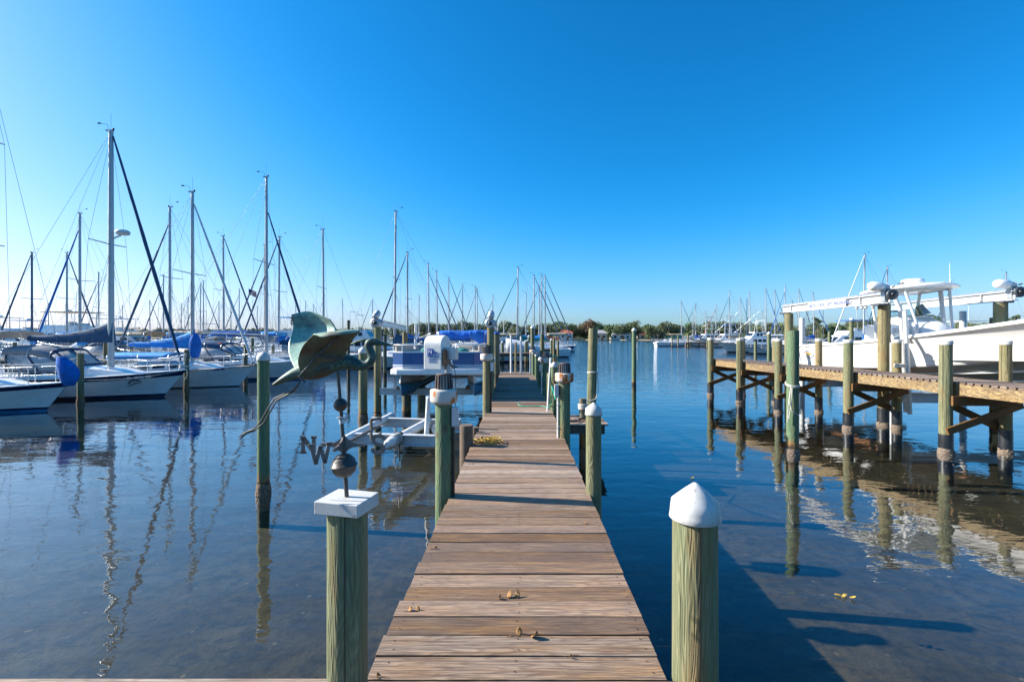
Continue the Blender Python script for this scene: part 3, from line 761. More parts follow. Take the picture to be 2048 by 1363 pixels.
# slab-serif letters built as bars
def slab(ch,pos,xd,w,h,t=.017):
    xd=V(xd).normalized(); u=V((0,0,1)); n=xd.cross(u); b=MB(); pos=V(pos)
    def P2(x,y): return pos+xd*(x*w)+u*(y*h)
    def bar(x0,y0,x1,y1,k=1.0): b.beam(P2(x0,y0),P2(x1,y1),t*k,.008,0,n)
    if ch=='N':
        bar(-.36,-.5,-.36,.5); bar(.36,-.5,.36,.5); bar(-.36,.46,.36,-.46,1.15); bar(-.55,.46,-.2,.46,.7); bar(.18,.46,.55,.46,.7); bar(-.55,-.46,-.15,-.46,.7)
    if ch=='W':
        bar(-.45,.5,-.22,-.5); bar(-.22,-.5,0,.4); bar(0,.4,.22,-.5); bar(.22,-.5,.45,.5); bar(-.6,.47,-.28,.47,.7); bar(.28,.47,.6,.47,.7)
    if ch=='S':
        pts=[(.42,.22),(.42,.42),(.1,.48),(-.3,.46),(-.42,.25),(-.3,.05),(.3,-.05),(.42,-.25),(.3,-.46),(-.1,-.48),(-.42,-.42),(-.42,-.2)]
        for a,c in zip(pts,pts[1:]): bar(*a,*c)
    if ch=='E':
        bar(-.35,-.5,-.35,.5); bar(-.4,.45,.42,.45); bar(-.35,0,.25,0); bar(-.4,-.45,.42,-.45); bar(.38,.5,.38,.28,.7); bar(.38,-.5,.38,-.28,.7)
    return b.build('compass_letter',M['letter'],vane)
slab('N',q(617,889),(1,-.02,0),.074,.082)
slab('S',q(757,888),(1,-.02,0),.066,.088)
slab('W',cc-dE.normalized()*.12+V((-.040,0,-.004)),(.88,.5,0),.090,.094)
slab('E',cc+dE.normalized()*.30,(.45,.9,0),.10,.105)
# bird: one continuous skin for tail, body, neck, head and bill
secs=[ # px,py,half height px,half depth m
 (547,769,2.5,.012),(560,762,6,.020),(577,752,9,.028),(596,744,13,.036),(612,741,20,.046),(630,736,24,.055),(648,731,23,.058),(664,725,19.5,.055),(678,720.5,19,.048),(692,722,17,.042),(706,726,13.5,.036),(719,731,11,.031),(732,731,10,.028),(741,724,9,.026),(745.5,714,8.4,.025),(742,703,8.2,.024),(736,693,9,.024),(737,684.5,9.5,.025),(745,682.5,9,.024),(753,684.5,6.2,.018),(764,686.5,4.2,.012),(780,689.5,2.3,.007),(793,691.3,.5,.002)]
rows=[]; n=16
cen=[q(s[0],s[1]) for s in secs]
for i,s_ in enumerate(secs):
    d=(cen[min(i+1,len(cen)-1)]-cen[max(i-1,0)]).normalized(); side=V((0,1,0)); up=side.cross(d).normalized()
    hh=s_[2]*S; hd=s_[3]
    rows.append([cen[i]+up*(hh*math.sin(2*math.pi*j/n))+side*(hd*math.cos(2*math.pi*j/n)) for j in range(n)])
b=MB(); b.rings(rows); body=b.build('heron_body',M['bronze'],vane)
body.modifiers.new('Subdivision','SUBSURF').levels=1; body.modifiers[-1].render_levels=1
b=MB(); b.rings([[p for p in r] for r in [
  [q(741,677,.006*k) for k in (-1,1)]+[q(741,681,.006*k) for k in (1,-1)],
  [q(728,677,.009*k) for k in (-1,1)]+[q(728,683,.009*k) for k in (1,-1)],
  [q(714,680,.007*k) for k in (-1,1)]+[q(714,685,.007*k) for k in (1,-1)],
  [q(701,687,.002*k) for k in (-1,1)]+[q(701,689,.002*k) for k in (1,-1)]]]); b.build('crest',M['bronze_dark'],body)
for s in (-1,1):
    b=MB(); b.ball(q(749,682,.021*s),.0045,8); b.build('eye',M['black'],body)
# wings as bowed sheets
def smoothsheet(ctrl,nu,nv):
    """ctrl[v][u] control points -> bilinear/catmull grid"""
    def cr(ps,t):
        m=len(ps)-1; x=t*m; i=min(int(x),m-1); f=x-i
        p0=ps[max(i-1,0)];p1=ps[i];p2=ps[i+1];p3=ps[min(i+2,m)]
        return .5*((2*p1)+(p2-p0)*f+(2*p0-5*p1+4*p2-p3)*f*f+(3*p1-p0-3*p2+p3)*f**3)
    out=[]
    for a in range(nv+1):
        row=[cr(c,1) for c in ctrl] if False else None
        cols=[[ctrl[v][u] for v in range(len(ctrl))] for u in range(len(ctrl[0]))]
        line=[cr(c,a/nv) for c in cols]
        out.append([cr(line,u/nu) for u in range(nu+1)])
    return out
near=[[q(603,748,-.045),q(622,742,-.050),q(642,727,-.055),q(665,722,-.052),q(688,715,-.045)],
      [q(596,722,-.075),q(616,716,-.085),q(640,704,-.09),q(668,699,-.085),q(696,697,-.075)],
      [q(605,693,-.12),q(624,686,-.13),q(648,680,-.135),q(676,677,-.13),q(706,679,-.115)],
      [q(627,668,-.165),q(642,666,-.17),q(662,663,-.172),q(688,660.5,-.17),q(721,660,-.15)]]
b=MB(); b.grid(smoothsheet(near,22,18)); wing=b.build('wing',M['bronze_dark'],vane,solid=.004); wing['label']='near wing, olive underside coloured dark with its shade, bowed towards the viewer'
rim=[[q(627,667.6,-.167),q(642,665.6,-.172),q(662,662.6,-.174),q(688,660,-.172),q(721,659.5,-.152)],
     [q(629,669,-.178),q(643,669.5,-.186),q(662,666.5,-.189),q(688,663.5,-.185),q(719,662,-.160)],
     [q(634,671,-.180),q(645,674.5,-.192),q(663,672,-.196),q(687,669,-.19),q(709,665.5,-.168)]]
b=MB(); b.grid(smoothsheet(rim,20,5)); b.build('wing_rim',M['bronze_sunlit'],wing,solid=.003)  # sunlit edge of the wing painted as paler metal
# dark soldered seams
b=MB(); rnd=random.Random(4)
def seam(pts,k):
    for a,c in zip(pts,pts[1:]):
        for i in range(k):
            p=a.lerp(c,i/k)+V((rnd.uniform(-1,1)*.0015,-.004,rnd.uniform(-1,1)*.0015)); b.ball(p,rnd.uniform(.0035,.0062),6)
seam([q(603,747,-.052),q(618,731,-.082),q(630,716,-.093),q(648,700,-.102),q(664,686,-.130),q(678,675,-.140)],10)
seam([q(640,712,-.085),q(656,714,-.078),q(672,716.5,-.066),q(688,715,-.056)],10)
seam([q(600,752,-.046),q(606,760,-.04),q(612,763,-.03)],6)
b.build('seam',M['darkmetal'],wing)
farw=[[q(592,742,.03),q(615,728,.04),q(640,718,.045),q(672,716,.04)],
      [q(579,712,.10),q(604,702,.12),q(634,694,.13),q(668,692,.10)],
      [q(577.5,688,.16),q(604,680,.185),q(636,674,.19),q(671,672,.15)],
      [q(586,655,.20),q(608,652,.225),q(638,650,.225),q(671,655,.185)],
      [q(582,629,.20),q(600,624.5,.225),q(622,622.5,.23),q(660,638,.195)]]
b=MB(); b.grid(smoothsheet(farw,20,22)); fw_=b.build('wing',M['bronze_sunlit'],vane,solid=.004); fw_['label']='far wing, pale sunlit verdigris, raised upright behind the near wing'
b=MB()
for (y0,y1) in ((636,640),(641,645),(646,651)):
    b.prism([q(585,y0,.19),q(579,y0-2,.19),q(584,y1,.19)],(0,.004,0))
b.build('feather_tips',M['bronze'],fw_)
for s,of in ((-1,0),(1,5)):
    b=MB(); b.tube([q(600,763,.012*s),q(586+of*.3,781+of*.2,.014*s),q(572+of,786+of*.3,.016*s),q(549+of,797+of*.4,.018*s),q(537+of,815+of,.02*s),q(523+of,840+of,.02*s),q(508,858+of*.6,.022*s)],[.0042,.0046,.0044,.0042,.004,.0038,.0034],8); lg=b.build('leg',M['copper'],vane)
    b=MB()
    for e in ((478,878),(476,873),(486,868)):
        b.tube([q(508,858+of*.6,.022*s),q((508+e[0])/2,(858+e[1])/2-2,.022*s+.003),q(e[0]+of*.5,e[1],.024*s)],[.004,.0032,.0018],6)
    b.build('toes',M['copper'],lg)
# ------------------------------------------------------------------ empty lift left of the dock
lift=thing('boat_lift','empty aluminium boat lift cradle with mouldy white bunk tubes left of the dock','boat lift',(-2.1,9.2,0))
def L(x,y,z): return (x+2.1,y-9.2,z)
b=MB(); b.ibeam(L(-3.0,8.95,.66),L(-1.42,8.75,.66),.14,.20,.018); b.build('cradle_beam',M['aluwhite'],lift)
b=MB(); b.ibeam(L(-3.25,11.0,.60),L(-1.35,10.7,.60),.14,.20,.018); b.build('cradle_beam',M['aluwhite'],lift)
b=MB(); b.beam(L(-1.42,8.70,.66),L(-1.22,10.8,.62),.12,.18); b.build('side_beam',M['aluwhite'],lift)
for (x0,y0,x1,y1) in ((-3.02,8.55,-2.92,11.6),(-2.17,8.25,-1.88,10.9)):
    d=V((x1-x0,y1-y0,-.06)); o=V(L(x0,y0,.70)); pts=[o+d*f for f in (0,.015,.03,.5,.97,.985,1)]
    b=MB(); b.tube(pts,[.05,.075,.088,.088,.088,.075,.05],16); b.build('bunk',M['pvc_mould'],lift)
for x,y,z1 in ((-1.57,8.95,1.42),(-1.40,9.35,1.40)):
    b=MB(); b.tube([L(x-.05,y,.62),L(x,y,z1)],.045,14); b.lathe([(.05,z1-.03),(.05,z1+.02),(.01,z1+.025)],(L(x,y,0)[0],L(x,y,0)[1],0),14); b.build('guide_post',M['pvc'],lift)
b=MB(); b.lathe([(.09,-.02),(.09,.02)],L(-1.45,9.1,.80),18,rot=Matrix.Rotation(R(90),3,'X')); b.build('pulley',M['aluwhite'],lift)
rope_coils('lashing_rope','dark and white lashing wound round the nearer bunk tube end of the empty lift',(0,0,0),.1,7,.0,'rope_w',.012,3).location=(0,0,-50)
bpy.data.objects.remove([o for o in C.objects if o.name.startswith('lashing_rope')][0])
for k,(mt,lb) in enumerate((('rope_w','white lashing wound round the near bunk tube of the empty lift'),('black','black lashing wound round the near bunk tube of the empty lift'))):
    b=MB(); pts=[]; d=V((.29,2.65,-.06)).normalized(); u=d.orthogonal().normalized(); v_=d.cross(u)
    for i in range(16*5): 
        a=i/16*6.283; pts.append(V((-2.17,8.25,.70))+d*(.22+.36*(i/80)+k*.10)+(u*math.cos(a)+v_*math.sin(a))*.099)
    if k: pts+= [V((-2.07,8.7,.55)),V((-2.06,8.72,.3))]
    b.tube(pts,.014,6); tag(b.build('lashing_rope',M[mt]),lb,'rope')
# lift motor on its steel post
mx_,my_=-.93,6.95
mot=thing('lift_motor','white domed lift motor box on a grey steel post behind the nearest lamp piling','motor',(mx_,my_,0),R(-17))
b=MB(); b.tube([(0,0,.3),(0,0,2.18)],.056,18); b.lathe([(.072,2.16),(.072,2.19)],(0,0,0),18); b.build('post',M['steel'],mot)
b=MB(); o=[]
w_,h0,h1=.315,2.10,2.60
prof=[(0,h0)]+[(.16-.16*math.cos(math.pi*k/14),h1-.15+.15*math.sin(math.pi*k/14)) for k in range(15)]+[(.32,h0)]
xo=-.155
b.prism([(xo-w_/2,-.17+y,z) for y,z in prof],(w_-.035,0,0)); box=b.build('cover',M['pvc_dirty'] if 'pvc_dirty' in M else M['pvc'],mot,bevel=.012)
b=MB(); b.box((xo+w_/2+.06,-.02,2.33),(.16,.13,.18)); b.build('gearbox',M['steel'],mot,bevel=.01)
b=MB(); b.box((xo+w_/2+.0,-.06,2.28),(.035,.2,.22)); b.build('bracket',M['teak'],mot)
b=MB(); b.tube([(xo+.2,-.06,2.2),(xo+.28,-.1,2.12),(xo+.24,-.12,2.18),(xo+.36,-.1,2.13)],.008,6); b.tube([(.13,-.1,2.2),(.16,-.1,2.0),(.14,-.08,1.5),(.1,-.05,.9)],.006,6); b.build('cable',M['black'],mot)
yb=-.1735
b=MB(); b.box((xo-.052,yb,2.36),(.085,.004,.095)); b.build('logo',M['bluetext'],box)
lettering('N',.085,(xo-.085,yb-.004,2.335),(1,0,0),(0,0,1),M['whitetext'],box)
lettering('EEX',.05,(xo-.02,yb-.002,2.33),(1,0,0),(0,0,1),M['bluetext'],box,bold=.002)
lettering('BOAT LIFTS',.033,(xo-.094,yb-.002,2.285),(1,0,0),(0,0,1),M['bluetext'],box,bold=.0015)
b=MB()
for i in range(3): b.box((xo-.02,yb,2.262-.022*i),(.13,.003,.006))
b.build('small_print',M['bluetext'],box)

# ------------------------------------------------------------------ left lift pilings
piling('white cone capped piling behind the heron, left of the pontoon boat lift',W(726,838).x,14.7,2.12,.135,'pile','cone','oyster')
piling('tall piling carrying the left lift motor beside the pontoon boat',W(755,836).x,14.9,2.86,.115,'pile',None,'oyster')
piling('tall piling carrying the right lift motor between pontoon boat and dock',-.665,14.7,2.84,.115,'pile',None,None)
piling('far left lift piling behind the pontoon boat with beam end on top',-4.95,22.0,2.72,.13,'pile_tan')
piling('far right lift piling with blue cap behind the right lift motor',-.73,22.4,2.72,.16,'pile_old','flat',None,capmat='canvas')
piling('white cone capped piling in the water beyond the pontoon boat stern',-4.3,22.6,2.15,.2,'pile','cone')
piling('free standing cone capped piling behind the heron legs in the open water',W(527,985).x,7.84,2.24,.098,'pile_green','cone','oyster')
piling('submerged looking black stained leg piling under the pontoon boat',W(806,838).x,15.2,.85,.15,'pile_old')
def gearmotor(label,X,Y,Z,rot=0,covered=False,grp=None):
    t=thing('lift_motor',label,'motor',(X,Y,Z),rot,grp)
    rx=Matrix.Rotation(R(90),3,'X')
    b=MB(); b.lathe([(.105,-.06),(.15,-.05),(.155,.05),(.11,.06)],(0,-.12,.12),24,rot=rx); b.build('gear_wheel',M['steel'] if not covered else M['darkmetal'],t)
    b=MB(); b.lathe([(.06,-.03),(.065,.035),(.03,.05)],(0,-.19,.12),18,rot=rx); b.build('hub',M['black'],t)
    if not covered:
        b=MB(); b.lathe([(.04,-.02),(.085,.0),(.10,.04),(.10,.17),(.085,.205),(.03,.22)],(.0,-.06,.34),18,rot=rx@Matrix.Rotation(R(12),3,'Y')); b.ball((.03,-.02,.42),.10,14); b.build('motor',M['steel'],t)
        b=MB(); b.box((.1,0,.17),(.20,.1,.12),Matrix.Rotation(.5,3,'Y')); b.build('bracket',M['steel'],t,bevel=.01)
    else:
        ry=Matrix.Rotation(R(-84),3,'Y')
        b=MB(); b.lathe([(.02,.52),(.085,.50),(.125,.44),(.135,.36),(.135,.16),(.11,.12),(.05,.11)],(-.02,.02,.33),20,rot=ry); b.build('motor_cover',M['white'],t)
        b=MB(); b.lathe([(.10,-.05),(.10,.12)],(-.05,.02,.33),16,rot=ry); b.build('motor',M['aluwhite'],t)
        b=MB(); b.box((-.14,.0,.12),(.05,.16,.42)); b.box((.02,.0,.24),(.24,.12,.10),Matrix.Rotation(.7,3,'Y')); b.build('bracket',M['steel'],t,bevel=.008)
        b=MB(); b.tube([(.06,-.04,.33),(.12,-.1,.36)],.02,8); b.build('brake_knob',M['black'],t)
    return t
gearmotor('grey gear motor on the left tall piling of the pontoon boat lift',W(755,836).x,14.8,2.86,0,grp='bare grey lift motors of the pontoon boat lift')
gearmotor('grey gear motor on the right tall piling next to the dock',-.665,14.6,2.84,0,grp='bare grey lift motors of the pontoon boat lift')
pc=thing('boat_lift','aluminium lift frame carrying the blue pontoon boat','boat lift',(-2.4,17,0))
def L2(x,y,z): return (x+2.4,y-17,z)
x0=W(755,836).x
for a,c in (((x0,15,2.99),(-4.95,22.2,2.93)),((-.665,14.8,2.96),(-.73,22.5,2.90))):
    b=MB(); b.ibeam(L2(*a),L2(*c),.13,.20,.018); b.build('top_beam',M['alu'],pc)
for y,z in ((14.7,.86),(20.5,.86)):
    b=MB(); b.ibeam(L2(x0+.12,y,z),L2(-.75,y,z),.14,.20,.02); b.build('cradle_beam',M['aluwhite'],pc)
for x in (-3.45,-1.35):
    b=MB(); b.beam(L2(x,14.4,1.0),L2(x,20.8,1.0),.12,.08); b.build('bunk',M['teak'],pc)
for x,y in ((x0+.15,14.8),(x0+.2,14.8),(-.85,14.7)):
    b=MB(); b.tube([L2(x,y,.9),L2(x,y,2.9)],.006,5); b.build('cable',M['wire'],pc)
b=MB(); b.tube([(-4.05,19.9,1.1),(-4.03,19.9,3.05)],.055,10); tag(b.build('guide_post',M['pvc']),'tall white guide pipe at the left side of the pontoon boat','post')

# ------------------------------------------------------------------ pontoon boat (bow towards us)
pb=thing('pontoon_boat','blue and white pontoon boat with folded blue top raised on a lift','boat',(-2.1,13.3,0))
hw=1.38; Lp=7.4; zd=1.60
b=MB(); out=[(-hw,.35),(-hw+.05,.1),(-hw+.25,0),(hw-.25,0),(hw-.05,.1),(hw,.35),(hw,Lp),(-hw,Lp)]
b.prism([(x,y,zd-.12) for x,y in out],(0,0,.16)); b.build('deck',M['white'],pb,bevel=.03)
for sx in (-1,1):
    b=MB(); x=sx*1.03
    rows=[]
    for y,rx,rz,zc in ((.06,.012,.30,1.21),(.18,.05,.325,1.19),(.5,.15,.345,1.175),(.95,.26,.36,1.165),(1.6,.34,.36,1.165),(6.6,.34,.36,1.165),(7.2,.28,.30,1.19)):
        rows.append([V((x+rx*math.cos(a)*(1-.28*max(0,-math.sin(a))),y+.10*max(0,-math.sin(a))*(y<1),zc+rz*math.sin(a)*(1.0 if math.sin(a)<0 else .85))) for a in [2*math.pi*j/22+math.pi/2 for j in range(22)]])
    # two tone: bare aluminium top, blue painted bottom
    n=22; vs=[p for r_ in rows for p in r_]
    for i in range(len(rows)-1):
        for j in range(n):
            k=(j+1)%n; zz=math.sin(2*math.pi*(j+.5)/n+math.pi/2)
            b.add([rows[i][j],rows[i][k],rows[i+1][k],rows[i+1][j]],[(0,1,2,3)],1 if zz<.05 else 0,True)
    b.add(rows[0],[tuple(range(n))],0); b.add(rows[-1],[tuple(range(n))],1)
    tb=b.build('pontoon',[M['alu'],M['bluebottom']],pb)
    bm=bmesh.new(); bm.from_mesh(tb.data); bmesh.ops.remove_doubles(bm,verts=bm.verts,dist=.0005); bm.to_mesh(tb.data); bm.free()
    b=MB(); b.beam((x,.5,1.45),(x,7,1.45),.10,.12); b.beam((x,.12,1.42),(x,.7,1.52),.03,.10); b.build('bracket',M['alu'],tb)
# fence panels
def panel(p0,p1,z0,z1,nm):
    p0=V(p0);p1=V(p1); d=(p1-p0).normalized()
    b=MB()
    h=z1-z0
    for f0,f1,mi in ((0,.05,1),(.05,.10,0),(.10,.14,1),(.14,.19,0),(.19,.23,1),(.23,.93,0),(.93,1,1)):
        b.beam(p0+V((0,0,z0+h*(f0+f1)/2)),p1+V((0,0,z0+h*(f0+f1)/2)),.03+.004*mi,h*(f1-f0)-.0006,mi)
    return b.build(nm,[M['navyhull'],M['white']],pb)
zf=zd+.05; zt=2.14
panel((-1.30,.30,0),(-.98,.12,0),zf,zt,'fence_panel'); panel((-.98,.115,0),(-.32,.115,0),zf,zt,'fence_panel'); panel((.42,.115,0),(1.02,.115,0),zf,zt,'fence_panel'); panel((1.02,.12,0),(1.30,.30,0),zf,zt,'fence_panel')
for sx in (-1,1): panel((sx*1.30,.32,0),(sx*1.30,6.3,0),zf,zt,'fence_panel')
b=MB(); z0,z1=zf+.03,zt-.03
for f in range(7):
    x=-.28+f*.105
    b.tube([(x,.115,z0),(x+.105,.115,z0+.16)],.010,6); b.tube([(x+.105,.115,z0),(x,.115,z0+.16)],.010,6)
b.tube([(-.30,.115,z0),(.42,.115,z0)],.014,6); b.tube([(-.30,.115,z0+.16),(.42,.115,z0+.16)],.012,6); b.tube([(-.30,.115,z1),(.42,.115,z1)],.014,6); b.tube([(-.30,.115,z0),(-.30,.115,z1)],.014,6); b.tube([(.42,.115,z0),(.42,.115,z1)],.014,6)
b.box((.06,.115,(z0+z1)/2+.09),(.66,.02,.2)); b.build('gate',M['aluwhite'],pb)
b=MB(); zr=zt+.18
for pts in ([(-1.3,6.2,zr),(-1.3,.35,zr),(-1.0,.13,zr),(-.5,.13,zr+.01),(-.30,.13,zr-.02),(-.26,.13,zt)],[(1.3,6.2,zr),(1.3,.35,zr),(1.02,.13,zr),(.6,.13,zr+.01),(.42,.13,zr-.02),(.38,.13,zt)]): b.tube(pts,.017,8)
for sx in (-1,1):
    for y in (.35,1.5,3,4.5,6): b.tube([(sx*1.3,y,zt),(sx*1.3,y,zr)],.014,6)
    b.tube([(sx*1.0,.13,zt),(sx*1.0,.13,zr)],.014,6)
b.build('rail',M['pvc'],pb)
for sx,y0,y1 in ((-1,.4,2.2),(1,.4,2.2),(-1,4.4,6.2),(1,3.6,6.2)):
    b=MB(); b.box((sx*.98,(y0+y1)/2,1.9),(.55,y1-y0,.42)); b.box((sx*1.2,(y0+y1)/2,2.18),(.16,y1-y0,.34)); b.build('seat',M['seat'],pb,bevel=.06)
b=MB(); b.box((.55,3.0,1.95),(.6,.5,.6)); b.build('console',M['seat'],pb,bevel=.05)
b=MB(); b.ball((-.45,.9,2.12),.19,14,0,(1,1,.7)); b.build('cushion',M['canvas_green'],pb)
b=MB(); b.ball((.62,.8,2.1),.22,14,0,(1,1,.6)); b.build('cushion',M['canvas_green'],pb)
b=MB(); b.box((-.6,3.4,2.1),(1.25,.9,.36)); b.build('seat_cover',M['canvas_grey'],pb,bevel=.12)
# folded bimini, sagging canvas bundle across the boat
def saggy(x0,x1,y0,y1,z0,z1,sag,seed,nm):
    rows=[]; n=26
    for i in range(n+1):
        f=i/n; x=x0+(x1-x0)*f; row=[]
        ds=sag(f)
        for j in range(16):
            a=2*math.pi*j/16; cy=math.cos(a); cz=math.sin(a)
            k=1+.10*mnoise.noise((f*7+seed,a*1.1,seed))
            zz=(z0+z1)/2+(z1-z0)/2*(abs(cz)**.45*(1 if cz>0 else -1))*k
            if cz<0: zz-=ds
            zz+=.022*mnoise.noise((f*13,a*2,seed))
            row.append(V((x,(y0+y1)/2+(y1-y0)/2*(abs(cy)**.6*(1 if cy>0 else -1))*k+.02*math.sin(9*f+a*3),zz)))
        rows.append(row)
    b=MB(); b.rings(rows); return b.build(nm,M['canvas_b'],pb)
M['canvas_b']=simple('cobalt_canvas',(.006,.13,.52),.7,0,.3,4,.8,7)
saggy(-.42,.62,3.0,3.7,2.42,2.76,lambda f:.04*f,1,'bimini_bundle')
saggy(.66,1.42,2.6,3.4,2.56,2.77,lambda f:.08+.22*math.sin(min(1,f*1.15)*2.2)**2,5,'bimini_bundle')
saggy(-.3,1.3,3.7,5.0,2.60,2.72,lambda f:.02,9,'bimini_bundle')
b=MB()
for sx in (-1,1):
    b.tube([(sx*1.28,4.4,2.15),(sx*1.2,3.6,2.5),(sx*.75 if sx<0 else 1.38,3.3,2.66)],.016,8); b.tube([(sx*1.28,3.0,2.15),(sx*1.15,3.4,2.7)],.014,8)
b.tube([(-.62,3.0,2.1),(-.40,3.0,2.66)],.02,8)
b.build('bimini_frame',M['rail'],pb)
# blue boat bow seen past the right lift piling (covered tender on the dock's left)
kb=thing('kayak','blue grey upturned kayak hull leaning past the dock left edge','kayak',(-.98,16.1,1.72),R(8))
rows=[]
for f in [i/12 for i in range(13)]:
    r=.36*math.sin(math.pi*(.04+.92*f))**.7
    rows.append([V((r*math.cos(a)*.9,(f-.5)*3.0,r*.75*math.sin(a)+.25*(2*f-1)**2)) for a in [2*math.pi*j/14 for j in range(14)]])
b=MB(); b.rings(rows); b.build('hull',M['bluebottom'],kb)
b=MB(); b.tube([(0,-.75,.30),(.0,.0,.34),(0,.75,.30)],.03,6); b.build('keel_strip',M['black'],kb)
bpy.data.objects.remove(bpy.data.objects['kayak'].children[0]) if False else None
# ------------------------------------------------------------------ pier on the right
RZ=1.58
pier=thing('pier','new tan timber pier with grey planks and cross braced legs on the right','pier',(9.3,13,RZ))
def pn(Y): return 8.53+(20.4-Y)*.102
def pf(Y): return pn(Y)+1.42
def LP(x,y,z): return V((x-9.3,y-13,z-RZ))
b=MB(); y=5.5; random.seed(11)
while y<20.9:
    x0=pn(y)+.13; x1=pf(y)-.06
    b.box(LP((x0+x1)/2,y,RZ-.019+random.uniform(-.002,.002)),(x1-x0,.138,.038),Matrix.Rotation(-.1,3,'Z')); y+=.156
b.build('planks',M['plank_y'],pier)
b=MB(); b.beam(LP(pn(5.6)+.17,5.6,RZ-.165),LP(pn(20.8)+.17,20.8,RZ-.165),.045,.24); b.build('fascia_board',M['newwood'],pier)
b=MB(); b.beam(LP(pf(5.6)-.14,5.6,RZ-.165),LP(pf(20.8)-.14,20.8,RZ-.165),.045,.24); b.build('fascia_board',M['newwood'],pier)
b=MB(); b.beam(LP(pn(20.78)+.2,20.86,RZ-.165),LP(pf(20.78)-.17,20.8,RZ-.165),.045,.24); b.build('end_board',M['newwood'],pier)
bents=[20.4,18.25,16.0,13.1,10.45,7.9]
for i,Yb in enumerate(bents):
    n_=pn(Yb); f_=pf(Yb)
    b=MB(); b.beam(LP(n_-.02,Yb-.17,RZ-.40),LP(f_+.05,Yb-.17,RZ-.40),.05,.21); b.build('cap_beam',M['brace'],pier)
    b=MB(); b.beam(LP(n_+.02,Yb+.17,RZ-.40),LP(f_+.05,Yb+.17,RZ-.40),.05,.21); b.build('cap_beam',M['brace'],pier)
    b=MB(); b.beam(LP(n_-.15,Yb-.20,.52),LP(f_+.05,Yb-.20,1.10),.045,.15); b.build('cross_brace',M['brace'],pier)
    b=MB(); b.beam(LP(n_+.1,Yb+.20,1.12),LP(f_+.02,Yb+.20,.50),.045,.15); b.build('cross_brace',M['brace'],pier)
    for z_ in (RZ-.38,RZ-.43):
        pass
ord_=['farthest','second farthest','third farthest','middle','second nearest','nearest']
for i,Yb in enumerate(bents):
    if i<5: piling('flat capped pier leg on the water side, %s along the right pier'%ord_[i],pn(Yb),Yb,2.44,.125,'pile','flat','barnacle',sleeve=.55-.03*i,group=None)
    piling('flat capped pier leg on the boat lift side, %s along the right pier'%ord_[i],pf(Yb),Yb+.1,2.44,.115,'pile_tan','flat','barnacle',sleeve=.5)
# loose mooring piling in front of the pier
fr=piling('stout green bare topped piling standing free in front of the right pier',W(1585,908).x,10.38,2.70,.128,'pile_green',None,'barnacle',lean=(.006,0))
rx_,ry_=W(1585,908).x,10.38
b=MB(); pts=[]
for i in range(30):
    a=i/14*6.283; pts.append((rx_+.135*math.cos(a),ry_+.135*math.sin(a),1.50+.05*math.sin(a)+.002*i))
b.tube(pts,.012,6)
b.tube([(rx_-.09,ry_-.11,1.50),(rx_-.14,ry_-.12,1.2),(rx_-.10,ry_-.14,.98),(rx_+.02,ry_-.15,.88),(rx_+.11,ry_-.11,.93),(rx_+.13,ry_-.02,1.0)],.012,6)
b.tube([(rx_-.1,ry_-.11,1.48),(rx_-.15,ry_-.11,1.1),(rx_-.17,ry_-.1,.72)],.011,6); b.tube([(rx_-.08,ry_-.13,1.47),(rx_-.11,ry_-.13,1.05),(rx_-.15,ry_-.12,.8)],.011,6)
tag(b.build('mooring_rope',M['rope_w']),'white rope tied round the stout green piling before the right pier','rope')
piling('lone cone capped piling standing in open water right of the dock',W(1268,770).x,24.7,2.88,.115,'pile_green','cone')
# ------------------------------------------------------------------ lift of the white boat
LZ=3.5
posts=[('near post',10.72,13.8),('far post',11.1,18.9)]
piling('tall thick lift post rising through the right pier under the nearer motor',10.80,13.8,LZ,.155,'pile_tan',None,'barnacle',sleeve=.5)
piling('tall lift post at the far end of the nearer lift beam',11.02,18.9,LZ-.05,.165,'pile')
piling('tall lift post with motor at the right picture edge behind the white boat',14.50,14.1,LZ+.06,.17,'pile')
piling('brown lift post close behind the right edge lift post',15.2,14.9,3.15,.17,'pile_old')
b=MB(); b.tube([(15.95,16.8,-1),(15.95,16.8,3.45)],.10,12); tag(b.build('guide_post',M['aluwhite']),'pale lift guide post behind the white boat bow','post')
b=MB(); b.tube([(9.02+2.8,19.35,-1),(9.02+2.8,19.35,3.3)],.10,12); tag(b.build('guide_post',M['aluwhite']),'pale vertical guide post left of the white boat stern','post')
rl=thing('boat_lift','large aluminium lift with two top beams holding the white powerboat','boat lift',(12.8,16,0))
def LR(x,y,z): return V((x-12.8,y-16,z))
